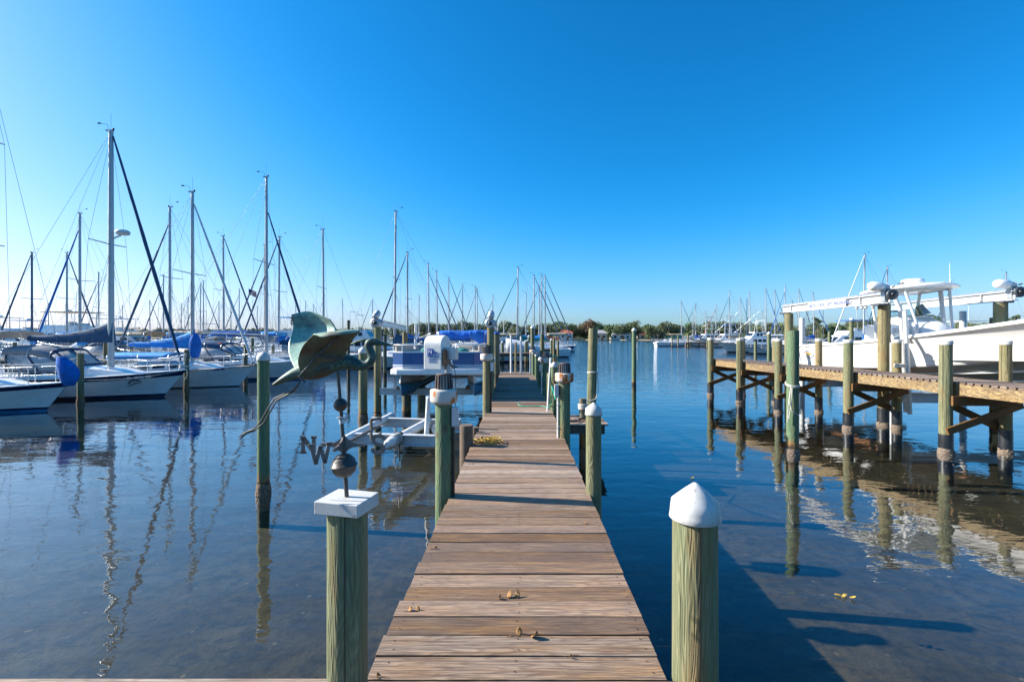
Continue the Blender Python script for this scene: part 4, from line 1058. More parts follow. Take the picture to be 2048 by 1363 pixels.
for k,(a,c) in enumerate((((11.05,19.35,LZ+.14),(10.60,13.3,LZ+.14)),((15.65,19.6,LZ+.24),(14.42,13.6,LZ+.24)))):
    b=MB(); b.ibeam(LR(*a),LR(*c),.16,.28,.022)
    A=V(LR(*a)); Cc=V(LR(*c))
    for f in (.12,.8):
        p=A.lerp(Cc,f); b.box(p,(.155,.02,.236))
    bm_=b.build('top_beam',M['aluwhite'],rl)
    b=MB(); b.tube([A+V((0,0,.17)),Cc+V((0,0,.17))],.03,10); b.build('drive_shaft',M['steel'],bm_)
    for f in (.03,.93):
        b=MB(); p=A.lerp(Cc,f); b.box(p-V((0,0,.16)),(.30,.32,.06)); b.build('top_plate',M['darkmetal'],bm_)
    if k==0:
        d=(Cc-A).normalized(); nrm=d.cross(V((0,0,1))).normalized()
        if nrm.x>0: nrm=-nrm
        p0=A.lerp(Cc,.335)+nrm*.086; 
        b=MB(); b.beam(p0+V((0,0,0)),A.lerp(Cc,.695)+nrm*.086,.004,.205); sg=b.build('sign',M['paintwhite'],rl)
        lettering('BROXLEY BOAT LIFTS  850-244-4567',.145,A.lerp(Cc,.345)+nrm*.0895+V((0,0,-.035)),d,(0,0,1),M['fainttext'],sg,bold=.006)
        b=MB()
        for f in (.76,.80,.83,.88): b.ball(A.lerp(Cc,f)+V((0,0,-.2)),.05,8)
        b.build('pulley',M['aluwhite'],bm_)
gearmotor('white covered gear motor on the nearer lift beam beside the T top',10.66,13.45,LZ+.12,R(-4),True,None)
gearmotor('white covered gear motor at the right picture edge',14.55,13.75,LZ+.22,R(-4),True,None)
for y in (17.6,13.4):
    b=MB(); b.ibeam(LR(10.95,y,.84),LR(14.6,y,.84),.16,.28,.02); b.build('cradle_beam',M['aluwhite'],rl)
for x in (12.1,13.5):
    b=MB(); b.beam(LR(x,18.4,1.05),LR(x,12.6,1.05),.14,.1); b.build('bunk',M['teak'],rl)
for x,y in ((10.85,13.7),(10.92,13.7),(10.9,17.6),(10.97,17.6),(11.4,17.4)):
    b=MB(); b.tube([LR(x,y,.8),LR(x,y,LZ)],.008,5); b.build('cable',M['wire'],rl)
for x,y,l in ((10.98,13.25,'white slanting guide pipe beside the tall lift post'),(11.15,13.6,'second white guide pipe right of the tall lift post')):
    b=MB(); b.tube([(x+.12,y,.4),(x-.02,y,3.3)],.055,10); tag(b.build('guide_post',M['pvc']),l,'post')
b=MB(); b.tube([(10.62,13.3,-1),(10.62,13.3,2.4)],.035,8); tag(b.build('conduit_pipe',M['aluwhite']),'thin grey conduit pipe in front of the tall lift post','pipe')
rope_coils('mooring_rope','white coiled rope hung on the pier post by the tall lift post',(10.62,13.0,1.72),.12,4,.1,'rope_w',.016,2).rotation_euler=(0,0,0)

# ------------------------------------------------------------------ white centre console boat, bow towards us
wb=thing('powerboat','large white centre console powerboat with T top raised on the right lift','boat',(12.82,18.7,1.0),R(-90))
wb.rotation_euler=(0,R(-2.1),R(-90))
LB,HB=11.6,1.66
def hull_pt(t,u,side):
    """t 0 stern..1 bow, u 0 sheer..1 keel; x forward, y to side"""
    x=t*LB
    sh=1.20+.10*t+.85*t**2.4
    ch=.42+.75*max(0,t-.25)**1.6/.75**1.6*1.25
    ke=0+1.0*max(0,t-.55)**2.6/.45**2.6
    fb=HB*(.93+.07*math.sin(min(1,t/.45)*math.pi/2)) if t<.45 else HB*(1-((t-.45)/.55)**2.6)
    cb=HB*.86*(1 if t<.3 else max(0,1-((t-.3)/.7)**1.75))
    fb=max(fb,.02); cb=min(cb,fb)
    if u<=.6:      # topsides, concave flare forward
        v=u/.6; k=1+1.5*t**1.5
        y=cb+(fb-cb)*(1-v)**k; z=ch+(sh-ch)*(1-v)
    else:
        v=(u-.6)/.4
        y=cb*(1-v); z=ch+(ke-ch)*(v**.92)
    return V((x+.25*(1-u/.6 if u<.6 else 0)*t**3, side*y, z))
us=[0,.012,.05,.055,.1,.16,.23,.3,.38,.46,.54,.58,.6,.625,.72,.725,.80,.87,.94,1.0]
ts=[i/36 for i in range(37)]
b=MB()
for sd_ in (-1,1):
    rows=[[hull_pt(t,u,sd_) for t in ts] for u in us]
    for i in range(len(us)-1):
        u=(us[i]+us[i+1])/2
        mi=0
        if .052>u>.05: mi=2
        if u>.615: mi=1
        b.grid([rows[i],rows[i+1]],mi,True)
tr=[hull_pt(0,u,1) for u in us]+[hull_pt(0,u,-1) for u in reversed(us[:-1])]
b.add(tr,[tuple(range(len(tr)))],0)
hl=b.build('hull',[M['white'],M['greybottom'],M['steel']],wb)
bm=bmesh.new(); bm.from_mesh(hl.data); bmesh.ops.remove_doubles(bm,verts=bm.verts,dist=.0006); bmesh.ops.recalc_face_normals(bm,faces=bm.faces); bm.to_mesh(hl.data); bm.free()
b=MB()
for sd_ in (-1,1):
    b.tube([hull_pt(t,.03,sd_)+V((0,sd_*.015,0)) for t in ts],.028,8)
b.build('rub_rail',M['pvc'],hl)
for uu in (.74,.87):
    b=MB()
    for sd_ in (-1,1): b.tube([hull_pt(t,uu,sd_)+V((0,sd_*.01,-.01)) for t in ts[2:34]],.024,6)
    b.build('strake',M['white'],hl)
# deck: gunwale boards, inner liner, sole, fore deck
b=MB()
rows=[[],[],[],[]]
for t in ts[:33]:
    for k,(ins,dz) in enumerate(((0,0.0),(-.02,.03),(.30,.035),(.32,-.45))):
        pass
for sd_ in (-1,1):
    r0=[];r1=[];r2=[];r3=[]
    for t in ts:
        p=hull_pt(t,0,sd_); yi=max(.0,abs(p.y)-.30)
        r0.append(p); r1.append(V((p.x,sd_*max(.0,abs(p.y)-.03),p.z+.03))); r2.append(V((p.x,sd_*yi,p.z+.04))); r3.append(V((p.x,sd_*max(0,yi-.03),.72)))
    b.grid([r0,r1,r2,r3],0,True)
b.build('gunwale',M['white'],wb)
b=MB(); b.grid([[V((hull_pt(t,0,1).x,max(0,hull_pt(t,0,1).y-.33),.72)) for t in ts],[V((hull_pt(t,0,1).x,-max(0,hull_pt(t,0,1).y-.33),.72)) for t in ts]],0,False); b.build('deck_sole',M['white_dirty'],wb)
b=MB(); t0=26
b.grid([[hull_pt(t,0,1)+V((0,0,.035)) for t in ts[t0:]],[V((hull_pt(t,0,1).x,0,hull_pt(t,0,1).z+.09)) for t in ts[t0:]],[hull_pt(t,0,-1)+V((0,0,.035)) for t in ts[t0:]]],0,True); b.build('foredeck',M['white'],wb)
_n0=set(C.objects)
# console, windshield, seats
cx_=3.75
b=MB()
def loftbox(mb,secs,mi=0):
    rows=[[V((x0,-w,z)),V((x1,-w*k,z)),V((x1,w*k,z)),V((x0,w,z))] for z,x0,x1,w,k in secs]
    mb.rings(rows,mi,False,True)
loftbox(b,[(.72,3.15,4.75,.60,.8),(1.55,3.15,4.70,.60,.8),(1.85,3.2,4.5,.58,.8),(2.02,3.25,4.25,.54,.8),(2.06,3.4,4.15,.5,.8)]); cs=b.build('console',M['white'],wb,bevel=.05)
b=MB(); b.ball((4.75,0,1.35),.55,18,0,(.75,1,.95)); b.ball((4.9,-.45,1.2),.34,14,0,(.9,.6,1)); b.ball((4.9,.45,1.2),.34,14,0,(.9,.6,1)); b.build('forward_seat',M['white_dirty'],wb)
b=MB(); b.grid([[V((4.2,-.52,2.06)),V((4.42,-.3,2.06)),V((4.42,.3,2.06)),V((4.2,.52,2.06))],[V((3.85,-.46,2.5)),V((4.02,-.26,2.52)),V((4.02,.26,2.52)),V((3.85,.46,2.5))]],0,False); b.grid([[V((4.2,-.52,2.06)),V((3.45,-.54,2.06))],[V((3.85,-.46,2.5)),V((3.55,-.48,2.42))]],0,False); b.grid([[V((4.2,.52,2.06)),V((3.45,.54,2.06))],[V((3.85,.46,2.5)),V((3.55,.48,2.42))]],0,False)
def clearglass():
    t=NT('clear_windshield'); tr=t.n('ShaderNodeBsdfTransparent'); tr.inputs[0].default_value=(.62,.78,.82,1); gl=t.n('ShaderNodeBsdfGlossy'); gl.inputs['Roughness'].default_value=.03
    f=t.n('ShaderNodeFresnel'); f.inputs[0].default_value=1.6; mx=t.n('ShaderNodeMixShader'); t.l(f.outputs[0],mx.inputs[0]); t.l(tr.outputs[0],mx.inputs[1]); t.l(gl.outputs[0],mx.inputs[2]); t.l(mx.outputs[0],t.out.inputs[0]); return t.m
M['cglass']=clearglass(); b.build('windshield',M['cglass'],cs)
b=MB(); b.tube([(4.2,-.53,2.07),(4.43,-.3,2.07),(4.43,.3,2.07),(4.2,.53,2.07)],.014,6); b.tube([(4.2,-.53,2.07),(3.45,-.55,2.07)],.014,6); b.build('windshield_trim',M['black'],cs)
b=MB(); b.box((3.7,-.607,1.25),(.5,.012,.55)); b.build('hatch',M['white_dirty'],cs,bevel=.05)
b=MB(); b.lathe([(.085,-.003),(.085,.003)],(4.0,-.608,1.62),20,rot=Matrix.Rotation(R(90),3,'X')@Matrix.Scale(1.0,3)); b.build('emblem',M['steel'],cs)
b=MB(); b.box((2.75,0,1.05),(.7,1.0,.66)); b.box((2.6,0,1.6),(.18,1.0,.55)); b.build('helm_seat',M['white'],wb,bevel=.07)
# T top
roof=[]
out=[(2.95,-.85),(3.1,-1.02),(3.6,-1.08),(4.3,-1.04),(4.8,-.82),(5.08,-.45),(5.16,0)]
out=out+[(x,-y) for x,y in reversed(out[:-1])]
def ring(sc_,z): return [V((4.0+(x-4.0)*sc_,y*sc_,z+.10*(1-((x-4.0)/1.2)**2*.5)-.06*abs(y))) for x,y in out]
b=MB(); b.rings([ring(.97,2.86),ring(1.0,2.885),ring(1.0,2.93),ring(.95,2.965),ring(.5,3.02),ring(.05,3.04)],0,True,True); rf=b.build('t_top',M['white'],wb)
b=MB(); b.lathe([(.29,3.0),(.31,3.06),(.31,3.17),(.27,3.23),(.1,3.25),(.01,3.25)],(4.15,-.1,0),26); rd=b.build('radar',M['white'],rf)
lettering('GARMIN',.12,(3.92,-.395,3.07),(.93,-.25,0),(0,0,1),M['blacktext'],rd,bold=.002)
b=MB()
for sy in (-1,1):
    b.tube([(3.25,sy*.63,.75),(3.3,sy*.66,1.9),(3.35,sy*.82,2.90)],.045,10); b.tube([(4.62,sy*.56,1.2),(4.42,sy*.60,1.9),(4.15,sy*.78,2.90)],.062,10); b.tube([(4.9,sy*.5,1.1),(4.75,sy*.55,1.9),(4.55,sy*.7,2.9)],.04,10); b.tube([(3.35,sy*.8,2.88),(4.6,sy*.72,2.88)],.03,8)
b.tube([(3.4,-.8,2.86),(4.5,0,2.86),(3.4,.8,2.86)],.024,8); b.tube([(4.5,-.72,2.86),(4.5,.72,2.86)],.024,8)
b.build('t_top_frame',M['aluwhite'],wb)
for sy in (-1,1):
    b=MB(); b.tube([(4.3,sy*.95,2.95),(4.2,sy*1.05,3.4),(4.1,sy*1.15,3.8)],[.008,.006,.004],6); b.build('antenna',M['rail'],rf)
for k,y in enumerate((-.55,.0,.55)):
    b=MB(); b.box((-.45,y,.92),(.55,.42,.5)); b.box((-.5,y,.35),(.3,.2,.8)); b.build('outboard_motor',M['white'],wb,bevel=.08)
for o in set(C.objects)-_n0:
    if o.parent is wb: o.location.x-=.42
# marks on the hull (starboard/camera side is y<0 after turning: bow points to -Y, so camera/left side is -y)
def on_hull(t,u,off=.006): 
    p=hull_pt(t,u,-1); return p+V((0,-off,0))
def hull_text(s,t,u,size,mat,nm):
    p=on_hull(t,u,.02); xd=(hull_pt(t+.05,u,-1)-hull_pt(t,u,-1)); ud=(hull_pt(t,u-.05,-1)-hull_pt(t,u,-1))
    return lettering(s,size,p,xd,ud,M[mat],hl,nm,.002,.003)
hull_text('FL 9807 RE',.40,.14,.17,'blacktext','registration_number')
p=on_hull(.055,.26,.018); xd=V((1,0,0)); ud=(hull_pt(.055,.2,-1)-hull_pt(.055,.3,-1)).normalized()
b=MB(); b.tube([p+xd*(.30*math.cos(a))+ud*(.13*math.sin(a)) for a in [2*math.pi*i/28 for i in range(29)]],.012,6); em=b.build('emblem',M['steel'],hl)
def blade(pts,th=.006): 
    bb=MB(); bb.prism([p+xd*x+ud*y for x,y in pts],V((0,-th,0))); return bb
blade([(-.2,.0),(-.12,.06),(0,.07),(.08,.03),(.14,.07),(.12,.0),(.14,-.05),(.06,-.02),(-.05,-.05)]).build('fish_mark',M['gold'],em)
blade([(-.19,.02),(-.1,.065),(.0,.075),(.06,.045),(-.06,.045)],.009).build('fish_back_mark',M['black'],em)
# ------------------------------------------------------------------ sailboats
def hullform(L,B,fb,rake,os_,band=0,boot=(.05,.13),mats=(0,1,2,3),nsec=26,side=1,flare=.14):
    """returns rows of points level by level (sheer to keel) and material per band"""
    lev=[('s',1.0),('s',.965),('s',1-band if band else .90),('s',.75),('s',.55),('z',boot[1]),('z',boot[0]),('z',.0),('z',-.25),('k',0)]
    mi=[mats[0],mats[0] if band else mats[1],mats[1],mats[1],mats[1],mats[2],mats[3],mats[3],mats[3]]
    rows=[]
    for kind,val in lev:
        row=[]
        for i in range(nsec+1):
            t=i/nsec
            t=1-(1-t)**1.15
            s=fb[1]+(fb[2]-fb[1])*(max(0,1-t/.45))**1.6+(fb[0]-fb[1])*(max(0,(t-.45)/.55))**1.8
            hb=B/2*((.70+.30*math.sin(min(1,t/.45)*math.pi/2)) if t<.45 else (1-((t-.45)/.55)**2.1))
            if kind=='s': z=s*val; 
            elif kind=='z': z=val
            else: z=-.5
            zz=max(0,z)/s
            w=hb*((1-flare)+flare*zz**.8)*(1-.55*t**5*(1-zz))
            if z<0: w*= .72 if kind=='z' else .02
            x=t*(L-rake*(1-zz**1.1))+(1-t)*os_*(1-zz)*-1*-1
            row.append(V((x,side*max(w,.012),z)))
        rows.append(row)
    return rows,mi
def sailboat(label,px,Y,top,head,L=9.,B=None,mf=.60,hullm=('white','white','navy','bottom'),band=0,cover='canvas',furl='canvas_navy',mast='mastalu',fb=(1.15,.9,.95),
             detail=0,mast_lean=0.,bimini=None,dodger=None,spr=1,radar=False,frac=1.0,boomz=None,group=None,thick=1.0,sprw=None,backstay=True,cabh=.42,stripe=None,top_gear=True,bimbox=None):
    H=CZ+(HY-top)/FPX*Y; B=B or L*.31; X=(px-CX)/FPX*Y
    rz=R(head); d=V((math.cos(rz),math.sin(rz),0))
    loc=V((X,Y,0))-d*(mf*L)
    t=thing('sailboat',label,'sailboat',loc,rz,group)
    b=MB(); rp,mi=hullform(L,B,fb,L*.10,L*.03,band); rs,_=hullform(L,B,fb,L*.10,L*.03,band,side=-1)
    for i in range(len(mi)): b.grid([rp[i],rp[i+1]],mi[i],True); b.grid([rs[i],rs[i+1]],mi[i],True)
    b.add([r[0] for r in rp]+[r[0] for r in reversed(rs)],[tuple(range(2*len(rp)))],1)
    hl=b.build('hull',[M[m] for m in hullm],t)
    if rp: # soften seam
        bm=bmesh.new(); bm.from_mesh(hl.data); bmesh.ops.remove_doubles(bm,verts=bm.verts,dist=.001); bm.to_mesh(hl.data); bm.free()
    sheer=lambda tt,s=1: (rp if s>0 else rs)[0][min(len(rp[0])-1,max(0,int(tt*(len(rp[0])-1)+.5)))]
    b=MB(); n=len(rp[0])
    mid=[V((rp[0][i].x,0,rp[0][i].z+.05*B*(abs(rp[0][i].y)/(B/2)))) for i in range(n)]
    b.grid([rp[0],mid,rs[0]],0,True); b.build('deck',M['white_dirty'],t)
    if detail or band:
        b=MB()
        for rr in (rp,rs): b.tube([p+V((0,0,.012)) for p in rr[0]],.022,6)
        b.build('toe_rail',M['teak'] if stripe=='teak' else M['white'],hl)
    # coach roof
    dz=fb[1]; x0,x1=L*.36,L*.80; w0=B*.33
    cr=[]
    for f,hh,ww in ((0,.0,.96),(.0,1.,.90),(.35,1.,.95),(.62,.86,.85),(.86,.45,.62),(1.,.02,.42)):
        x=x0+(x1-x0)*f; z=dz+.02+.12*f; h=cabh*hh; w=w0*ww
        cr.append([V((x,-w,z)),V((x,-w*.88,z+h*.8)),V((x,-w*.45,z+h)),V((x,w*.45,z+h)),V((x,w*.88,z+h*.8)),V((x,w,z))])
    b=MB(); b.rings(cr,0,False,True); cabin=b.build('cabin',M['white'],t,bevel=.03 if detail else 0)
    nwin=(3 if detail>1 else 2) if detail else 1
    for s in (-1,1):
        for k in range(nwin):
            xa=x0+(x1-x0)*(.06+.60*k/nwin); xb=xa+(x1-x0)*(.42/nwin)*(1 if nwin>1 else 1.2)
            b=MB(); yy=lambda x: w0*(.935 if (x-x0)/(x1-x0)<.36 else .90-.1*((x-x0)/(x1-x0)-.36)/.26)
            zb=dz+.05+cabh*.22; 
            b.add([(xa,s*yy(xa)*1.005+s*.012,zb),(xb,s*yy(xb)*.995+s*.012,zb+.02),(xb,s*yy(xb)*.95+s*.012,zb+cabh*.34),(xa,s*yy(xa)*.965+s*.012,zb+cabh*.34)],[(0,1,2,3)]); b.build('window',M['glass'],cabin,solid=.02)
    # cockpit coaming and tiller well
    b=MB()
    for s in (-1,1): b.beam((L*.06,s*B*.27,dz+.12),(L*.36,s*B*.31,dz+.14),.10,.26)
    b.beam((L*.06,-B*.27,dz+.1),(L*.06,B*.27,dz+.1),.1,.2); b.build('coaming',M['white'],t)
    # spars
    mx=mf*L; mz=dz+.10+cabh*.7
    r0=(.07+.0022*H)*thick
    tip=V((mx+mast_lean*H,0,H))
    b=MB(); b.tube([(mx,0,mz-.1),(mx+mast_lean*H*.5,0,H*.5),tip],[r0,r0*.92,r0*.72],8)
    b.box(tip+V((-.05,0,.02)),(.30,.10,.05)); 
    spz=[mz+(H-mz)*f for f in ((.52,) if spr==1 else (.38,.68))]
    mst=b.build('mast',M[mast],t)
    b=MB(); sw=sprw or B*.36
    for z in spz:
        for s in (-1,1): b.tube([(mx+mast_lean*z,0,z),(mx+mast_lean*z-.12,s*sw,z+.06)],[.028,.02],5)
    b.build('spreaders',M[mast],mst)
    if top_gear:
        b=MB(); b.tube([tip,tip+V((.0,0,.75 if detail else .5))],.006,4); b.tube([tip+V((-.1,0,0)),tip+V((-.15,0,.28)),tip+V((-.5,0,.33))],.008,4); b.box(tip+V((-.5,0,.33)),(.14,.012,.06)); b.ball(tip+V((.1,0,.08)),.05,6); b.build('wind_vane',M['black'],mst)
    if radar:
        b=MB(); zr=mz+(H-mz)*.565; b.beam((mx+.05,0,zr-.22),(mx+.42,0,zr-.06),.05,.06); b.lathe([(.2,zr-.04),(.26,zr),(.26,zr+.10),(.2,zr+.15),(.02,zr+.16)],(mx+.50,0,0),20); b.build('radar_dome',M['pvc'],mst)
    bz=boomz or (mz+.62); bl=L*.38
    b=MB(); b.tube([(mx-.1,0,bz),(mx-bl,0,bz+.10)],.055 if detail else .06,8); bo=b.build('boom',M['mastalu'],t)
    if cover:
        b=MB(); rows=[]; nn=14
        for i in range(nn+1):
            f=i/nn; x=mx+.10-f*(bl-.05); up=.62*(1-f)**2.6+.26*(1-.45*f)+.03*mnoise.noise((f*6,px*.1,0)); lo=-.09-.03*mnoise.noise((f*5,3,px*.1)); wd=.12*(1-.45*f)+.02
            rows.append([V((x,wd*math.cos(a)*(1 if math.sin(a)<.2 else .75),bz+.10*f+(up if math.sin(a)>0 else -lo)*math.sin(a)+.02*mnoise.noise((f*9,a,px*.1)))) for a in [2*math.pi*j/12 for j in range(12)]])
        b.rings(rows,0,True,True); b.build('sail_cover',M[cover],bo)
    bow=V((L*.985,0,fb[0]+.05))
    hd=V((mx+mast_lean*H*frac+.06,0,mz+(H-.12-mz)*frac))
    if furl:
        b=MB(); rows_p=[]; rr=[]
        for i in range(17):
            f=i/16; p=bow.lerp(hd,.035+.955*f); rows_p.append(p); 
            w=(.028+.058*math.sin(math.pi*min(1,f*.9+.08))**.7*(1-.55*f))*(1 if detail else .9)
            if f==0: w=.03
            rr.append(w*(1+.08*math.sin(i*2.3)))
        b.tube(rows_p,rr,8); b.build('furled_sail',M[furl],t)
        if detail:
            b=MB(); b.lathe([(.09,0),(.10,.04),(.10,.12),(.09,.15)],bow+V((-.04,0,.03)),12); b.build('furler_drum',M['steel'],t)
    wr=.0075 if detail else .010
    b=MB(); st=V((0.1,0,fb[2]+.05))
    b.tube([tip,st] if backstay else [tip,tip+V((0,0,-.1))],wr,4)
    if not furl or frac<1: b.tube([bow,hd],wr,4)
    for s in (-1,1):
        ch=V((mx-.12,s*B*.46,fb[1]+.03))
        b.tube([ch,V((mx+mast_lean*spz[-1]-.12,s*sw,spz[-1]+.06)),tip-V((0,0,.15))],wr,4)
        b.tube([ch+V((.25,0,0)),V((mx,0,spz[0]-.1))],wr,4); b.tube([ch-V((.25,0,0)),V((mx,0,spz[0]-.1))],wr,4)
    b.tube([(mx-bl,0,bz+.1),tip],wr*.8,4)
    if detail: 
        b.tube([(mx+.02,.1,mz+.3),tip+V((.02,.08,-.3))],wr,4); b.tube([(mx-.02,-.1,mz+.3),tip+V((-.02,-.08,-.3))],wr,4)
        for f in (.3,.55,.8): b.tube([(mx-bl*f,.0,bz+.2),(mx-.1,.06*(-1)**int(f*10),mz+(H-mz)*.40)],wr*.7,4)
    b.build('rigging',M['wire'],t)
    # rails
    b=MB(); rr=.014 if detail else .020
    def rail_pts(ts_,h,s): return [sheer(q_,s)+V((0,-s*.05,h)) for q_ in ts_]
    tsx=[.02,.2,.36,.52,.68,.84]
    for s in (-1,1):
        for q_ in tsx: p=sheer(q_,s)+V((0,-s*.05,0)); b.tube([p,p+V((0,0,.60))],rr,5)
        if detail: b.tube(rail_pts(tsx,.30,s),.007,4)
        b.tube(rail_pts(tsx,.60,s),.008 if detail else .010,4)
        b.tube([sheer(.84,s)+V((0,-s*.05,.60)),sheer(.95,s)+V((0,0,.66)),V((L*1.0,0,fb[0]+.70))],rr,5)
        b.tube([sheer(.95,s),sheer(.95,s)+V((.02,0,.66))],rr,5)
        b.tube([sheer(.02,s)+V((0,-s*.05,.6)),V((.05,0,fb[2]+.62))],rr,5)
    b.tube([V((L*.985,0,fb[0])),V((L*1.0,0,fb[0]+.70))],rr,5)
    b.build('guard_rail',M['rail'],t)
    def canopy(nm,xa,xb,z0,z1,wd,mat,drop=.0,win=False):
        rows=[]; m=10
        for i in range(m+1):
            f=i/m; x=xa+(xb-xa)*f; row=[]
            for j in range(11):
                a=math.pi*j/10; y=-wd*math.cos(a); 
                zc=z0+(z1-z0)*math.sin(a)**.45
                z=zc-drop*max(0,f-.55)**1.5*2.2
                row.append(V((x,y*(1-.12*f*(drop>0)),z)))
            rows.append(row)
        bb=MB(); bb.grid(rows); o=bb.build(nm,M[mat],t,solid=.02)
        fr=MB()
        for f in (0,5,10): fr.tube(rows[f],.016,6)
        for s in (0,10):
            for f in (0,5,10): fr.tube([rows[f][s],V((xa+(xb-xa)*.5,rows[f][s].y,dz+.15))],.016,6)
        fr.build(nm+'_frame',M['rail'],o)
        return o
    if bimini:
        if bimbox: canopy('bimini',*bimbox,bimini)
        else: canopy('bimini',L*.04,L*.27,dz+1.62,dz+1.95,B*.36,bimini)
    if dodger:
        o=canopy('dodger',L*.29,L*.49,dz+.95,dz+1.32,B*.33,dodger,.45)
        g=MB(); rows=[]
        for j in range(11):
            a=math.pi*j/10; y=-B*.325*math.cos(a)
            rows.append([V((L*.485,y*.9,dz+.95+.37*math.sin(a)**.45-.45*.3)),V((L*.56,y*.85,dz+.16+cabh*.85))])
        g.grid(rows)
        for s in (-1,1): g.grid([[V((L*.31,s*B*.33,dz+.96)),V((L*.49,s*B*.30,dz+.84))],[V((L*.31,s*B*.33,dz+.28)),V((L*.56,s*B*.28,dz+.26))]])
        wn=g.build('dodger_window',M['clear'],o,solid=.008)
        if detail>1:
            fr=MB()
            for j in (0,2,5,8,10): fr.tube([rows[j][0],rows[j][1]],.045,6)
            fr.tube([r_[0] for r_ in rows],.05,6); fr.tube([r_[1] for r_ in rows],.045,6)
            for s in (-1,1):
                fr.tube([V((L*.31,s*B*.335,dz+.96)),V((L*.31,s*B*.335,dz+.28)),V((L*.56,s*B*.285,dz+.26))],.04,6); fr.tube([V((L*.40,s*B*.325,dz+.90)),V((L*.44,s*B*.31,dz+.27))],.035,6)
            fr.build('dodger_trim',M['navy'],o)
    return t,hl,rs

def hull_mark(hl,rs,tt,row,s,size,mat,nm='registration_number',off=.025,ddz=0):
    i=int(tt*(len(rs[0])-1)); p=rs[row][i]+V((0,-off,ddz)); d=(rs[row][i+2]-rs[row][i]).normalized(); u=(rs[row-1][i]-rs[row+1][i]).normalized()
    return lettering(s,size,p,d,u,M[mat],hl,nm,.003,.011)
# four nearest, each from the photo
t,hl,rs=sailboat('white sailboat with navy sheer stripe and blue wrapped bow sail at the left picture edge',-46,16.4,40,0,8.4,2.7,.615,('navy','white','navy','bluebottom'),.16,None,None,'mastalu',(.98,.78,.82),2,spr=2,sprw=1.0,boomz=2.1,cabh=.3)
hull_mark(hl,rs,.80,3,'FL 8357 PK',.155,'blacktext',ddz=.06)
b=MB(); rows=[]
for i in range(13):
    f=i/12; z=.86+1.0*f; r=.30*(math.sin(math.pi*(.12+.80*f))**.8)+.02
    rows.append([V((8.35-.30*f+.12*math.sin(f*3)+r*math.cos(a)*(1+.10*mnoise.noise((a*1.5,f*3,1))),r*.8*math.sin(a)*(1+.12*mnoise.noise((a*2,f*4,5))),z)) for a in [2*math.pi*j/18 for j in range(18)]])
b.rings(rows); b.build('sail_bag',M['canvas'],t)
for k in range(9):
    pass
t,hl,rs=sailboat('white sailboat with navy band, dolphin mark, grey dodger and radar on its tall mast',222,20.2,262,0,9.6,3.0,.665,('navy','white','navy','bottom'),.20,'canvas_navy','canvas_navy','mastalu',(1.12,.84,.86),2,bimini='canvas_grey',dodger='canvas_grey',radar=True,spr=1,sprw=.95,boomz=2.35,thick=1.25)
hull_mark(hl,rs,.80,1,'FL 4915 GP',.17,'whitetext',ddz=-.155)
i=int(.83*(len(rs[0])-1)); p0=rs[3][i]+V((0,-.03,-.04)); xd=(rs[3][i+1]-rs[3][i]).normalized()
def mark(pts,nm,par,mat,th=.006):
    b=MB(); b.prism([p0+xd*x+V((0,0,z)) for x,z in pts],V((0,-th,0))); return b.build(nm,M[mat],par)
dm=mark([(-.24,-.12),(-.20,0),(-.13,.09),(-.10,.15),(-.03,.11),(.08,.09),(.17,.03),(.23,-.05),(.13,-.01),(.0,.02),(-.12,-.02),(-.17,-.08)],'dolphin_mark',hl,'darkmetal')
mark([(-.32,-.17),(-.2,-.19),(-.08,-.16),(.04,-.09),(.12,-.07),(.22,-.12),(.12,-.045),(.02,-.05),(-.1,-.125),(-.2,-.155)],'wave_mark',dm,'darkmetal')
t,hl,rs=sailboat('white sailboat with bright blue sail cover and white furled jib behind the weathered piling',385,24.2,384,0,8.8,2.85,.63,('white','white','white','bottom'),0,'canvas_sky','canvas_white','mastalu',(1.05,.82,.84),2,spr=1,sprw=1.25,boomz=2.0,thick=1.05,frac=.95,stripe='teak',bimini='canvas_sky',bimbox=(2.0,5.0,1.42,1.72,1.0))
hull_mark(hl,rs,.80,2,'CAL 24',.16,'bluetext','boat_name',ddz=.02)
b=MB(); rows=[]
for i in range(11):
    f=i/10; r=.26*math.sin(math.pi*(.1+.85*f))**.7+.02
    rows.append([V((5.68+r*math.cos(a)*(1+.1*mnoise.noise((a,f*4,3))),r*math.sin(a),1.45+1.25*f)) for a in [2*math.pi*j/14 for j in range(14)]])
b.rings(rows); b.build('sail_bag',M['canvas'],t)
t,hl,rs=sailboat('long white sailboat with navy boot stripe and bare boom, half hidden behind the heron',533,28.4,354,0,10.0,3.2,.70,('white','white','navy','bluebottom'),0,None,'canvas_navy','mastalu',(1.12,.95,.95),2,spr=1,sprw=1.2,boomz=2.62,frac=.82,thick=1.05,dodger='canvas_navy')
hull_mark(hl,rs,.82,3,'FL 8193 MT',.17,'blacktext',ddz=.12)
b=MB(); rows=[]
for i in range(13):
    f=i/12; r=(.17+.05*math.sin(f*9))*math.sin(math.pi*(.06+.88*f))**.5
    rows.append([V((3.5+1.15*f,-.5+r*math.cos(a),2.03+.9*r*math.sin(a)+.03*math.sin(f*14))) for a in [2*math.pi*j/12 for j in range(12)]])
b.rings(rows); b.build('folded_sail',M['canvas_red'],t)
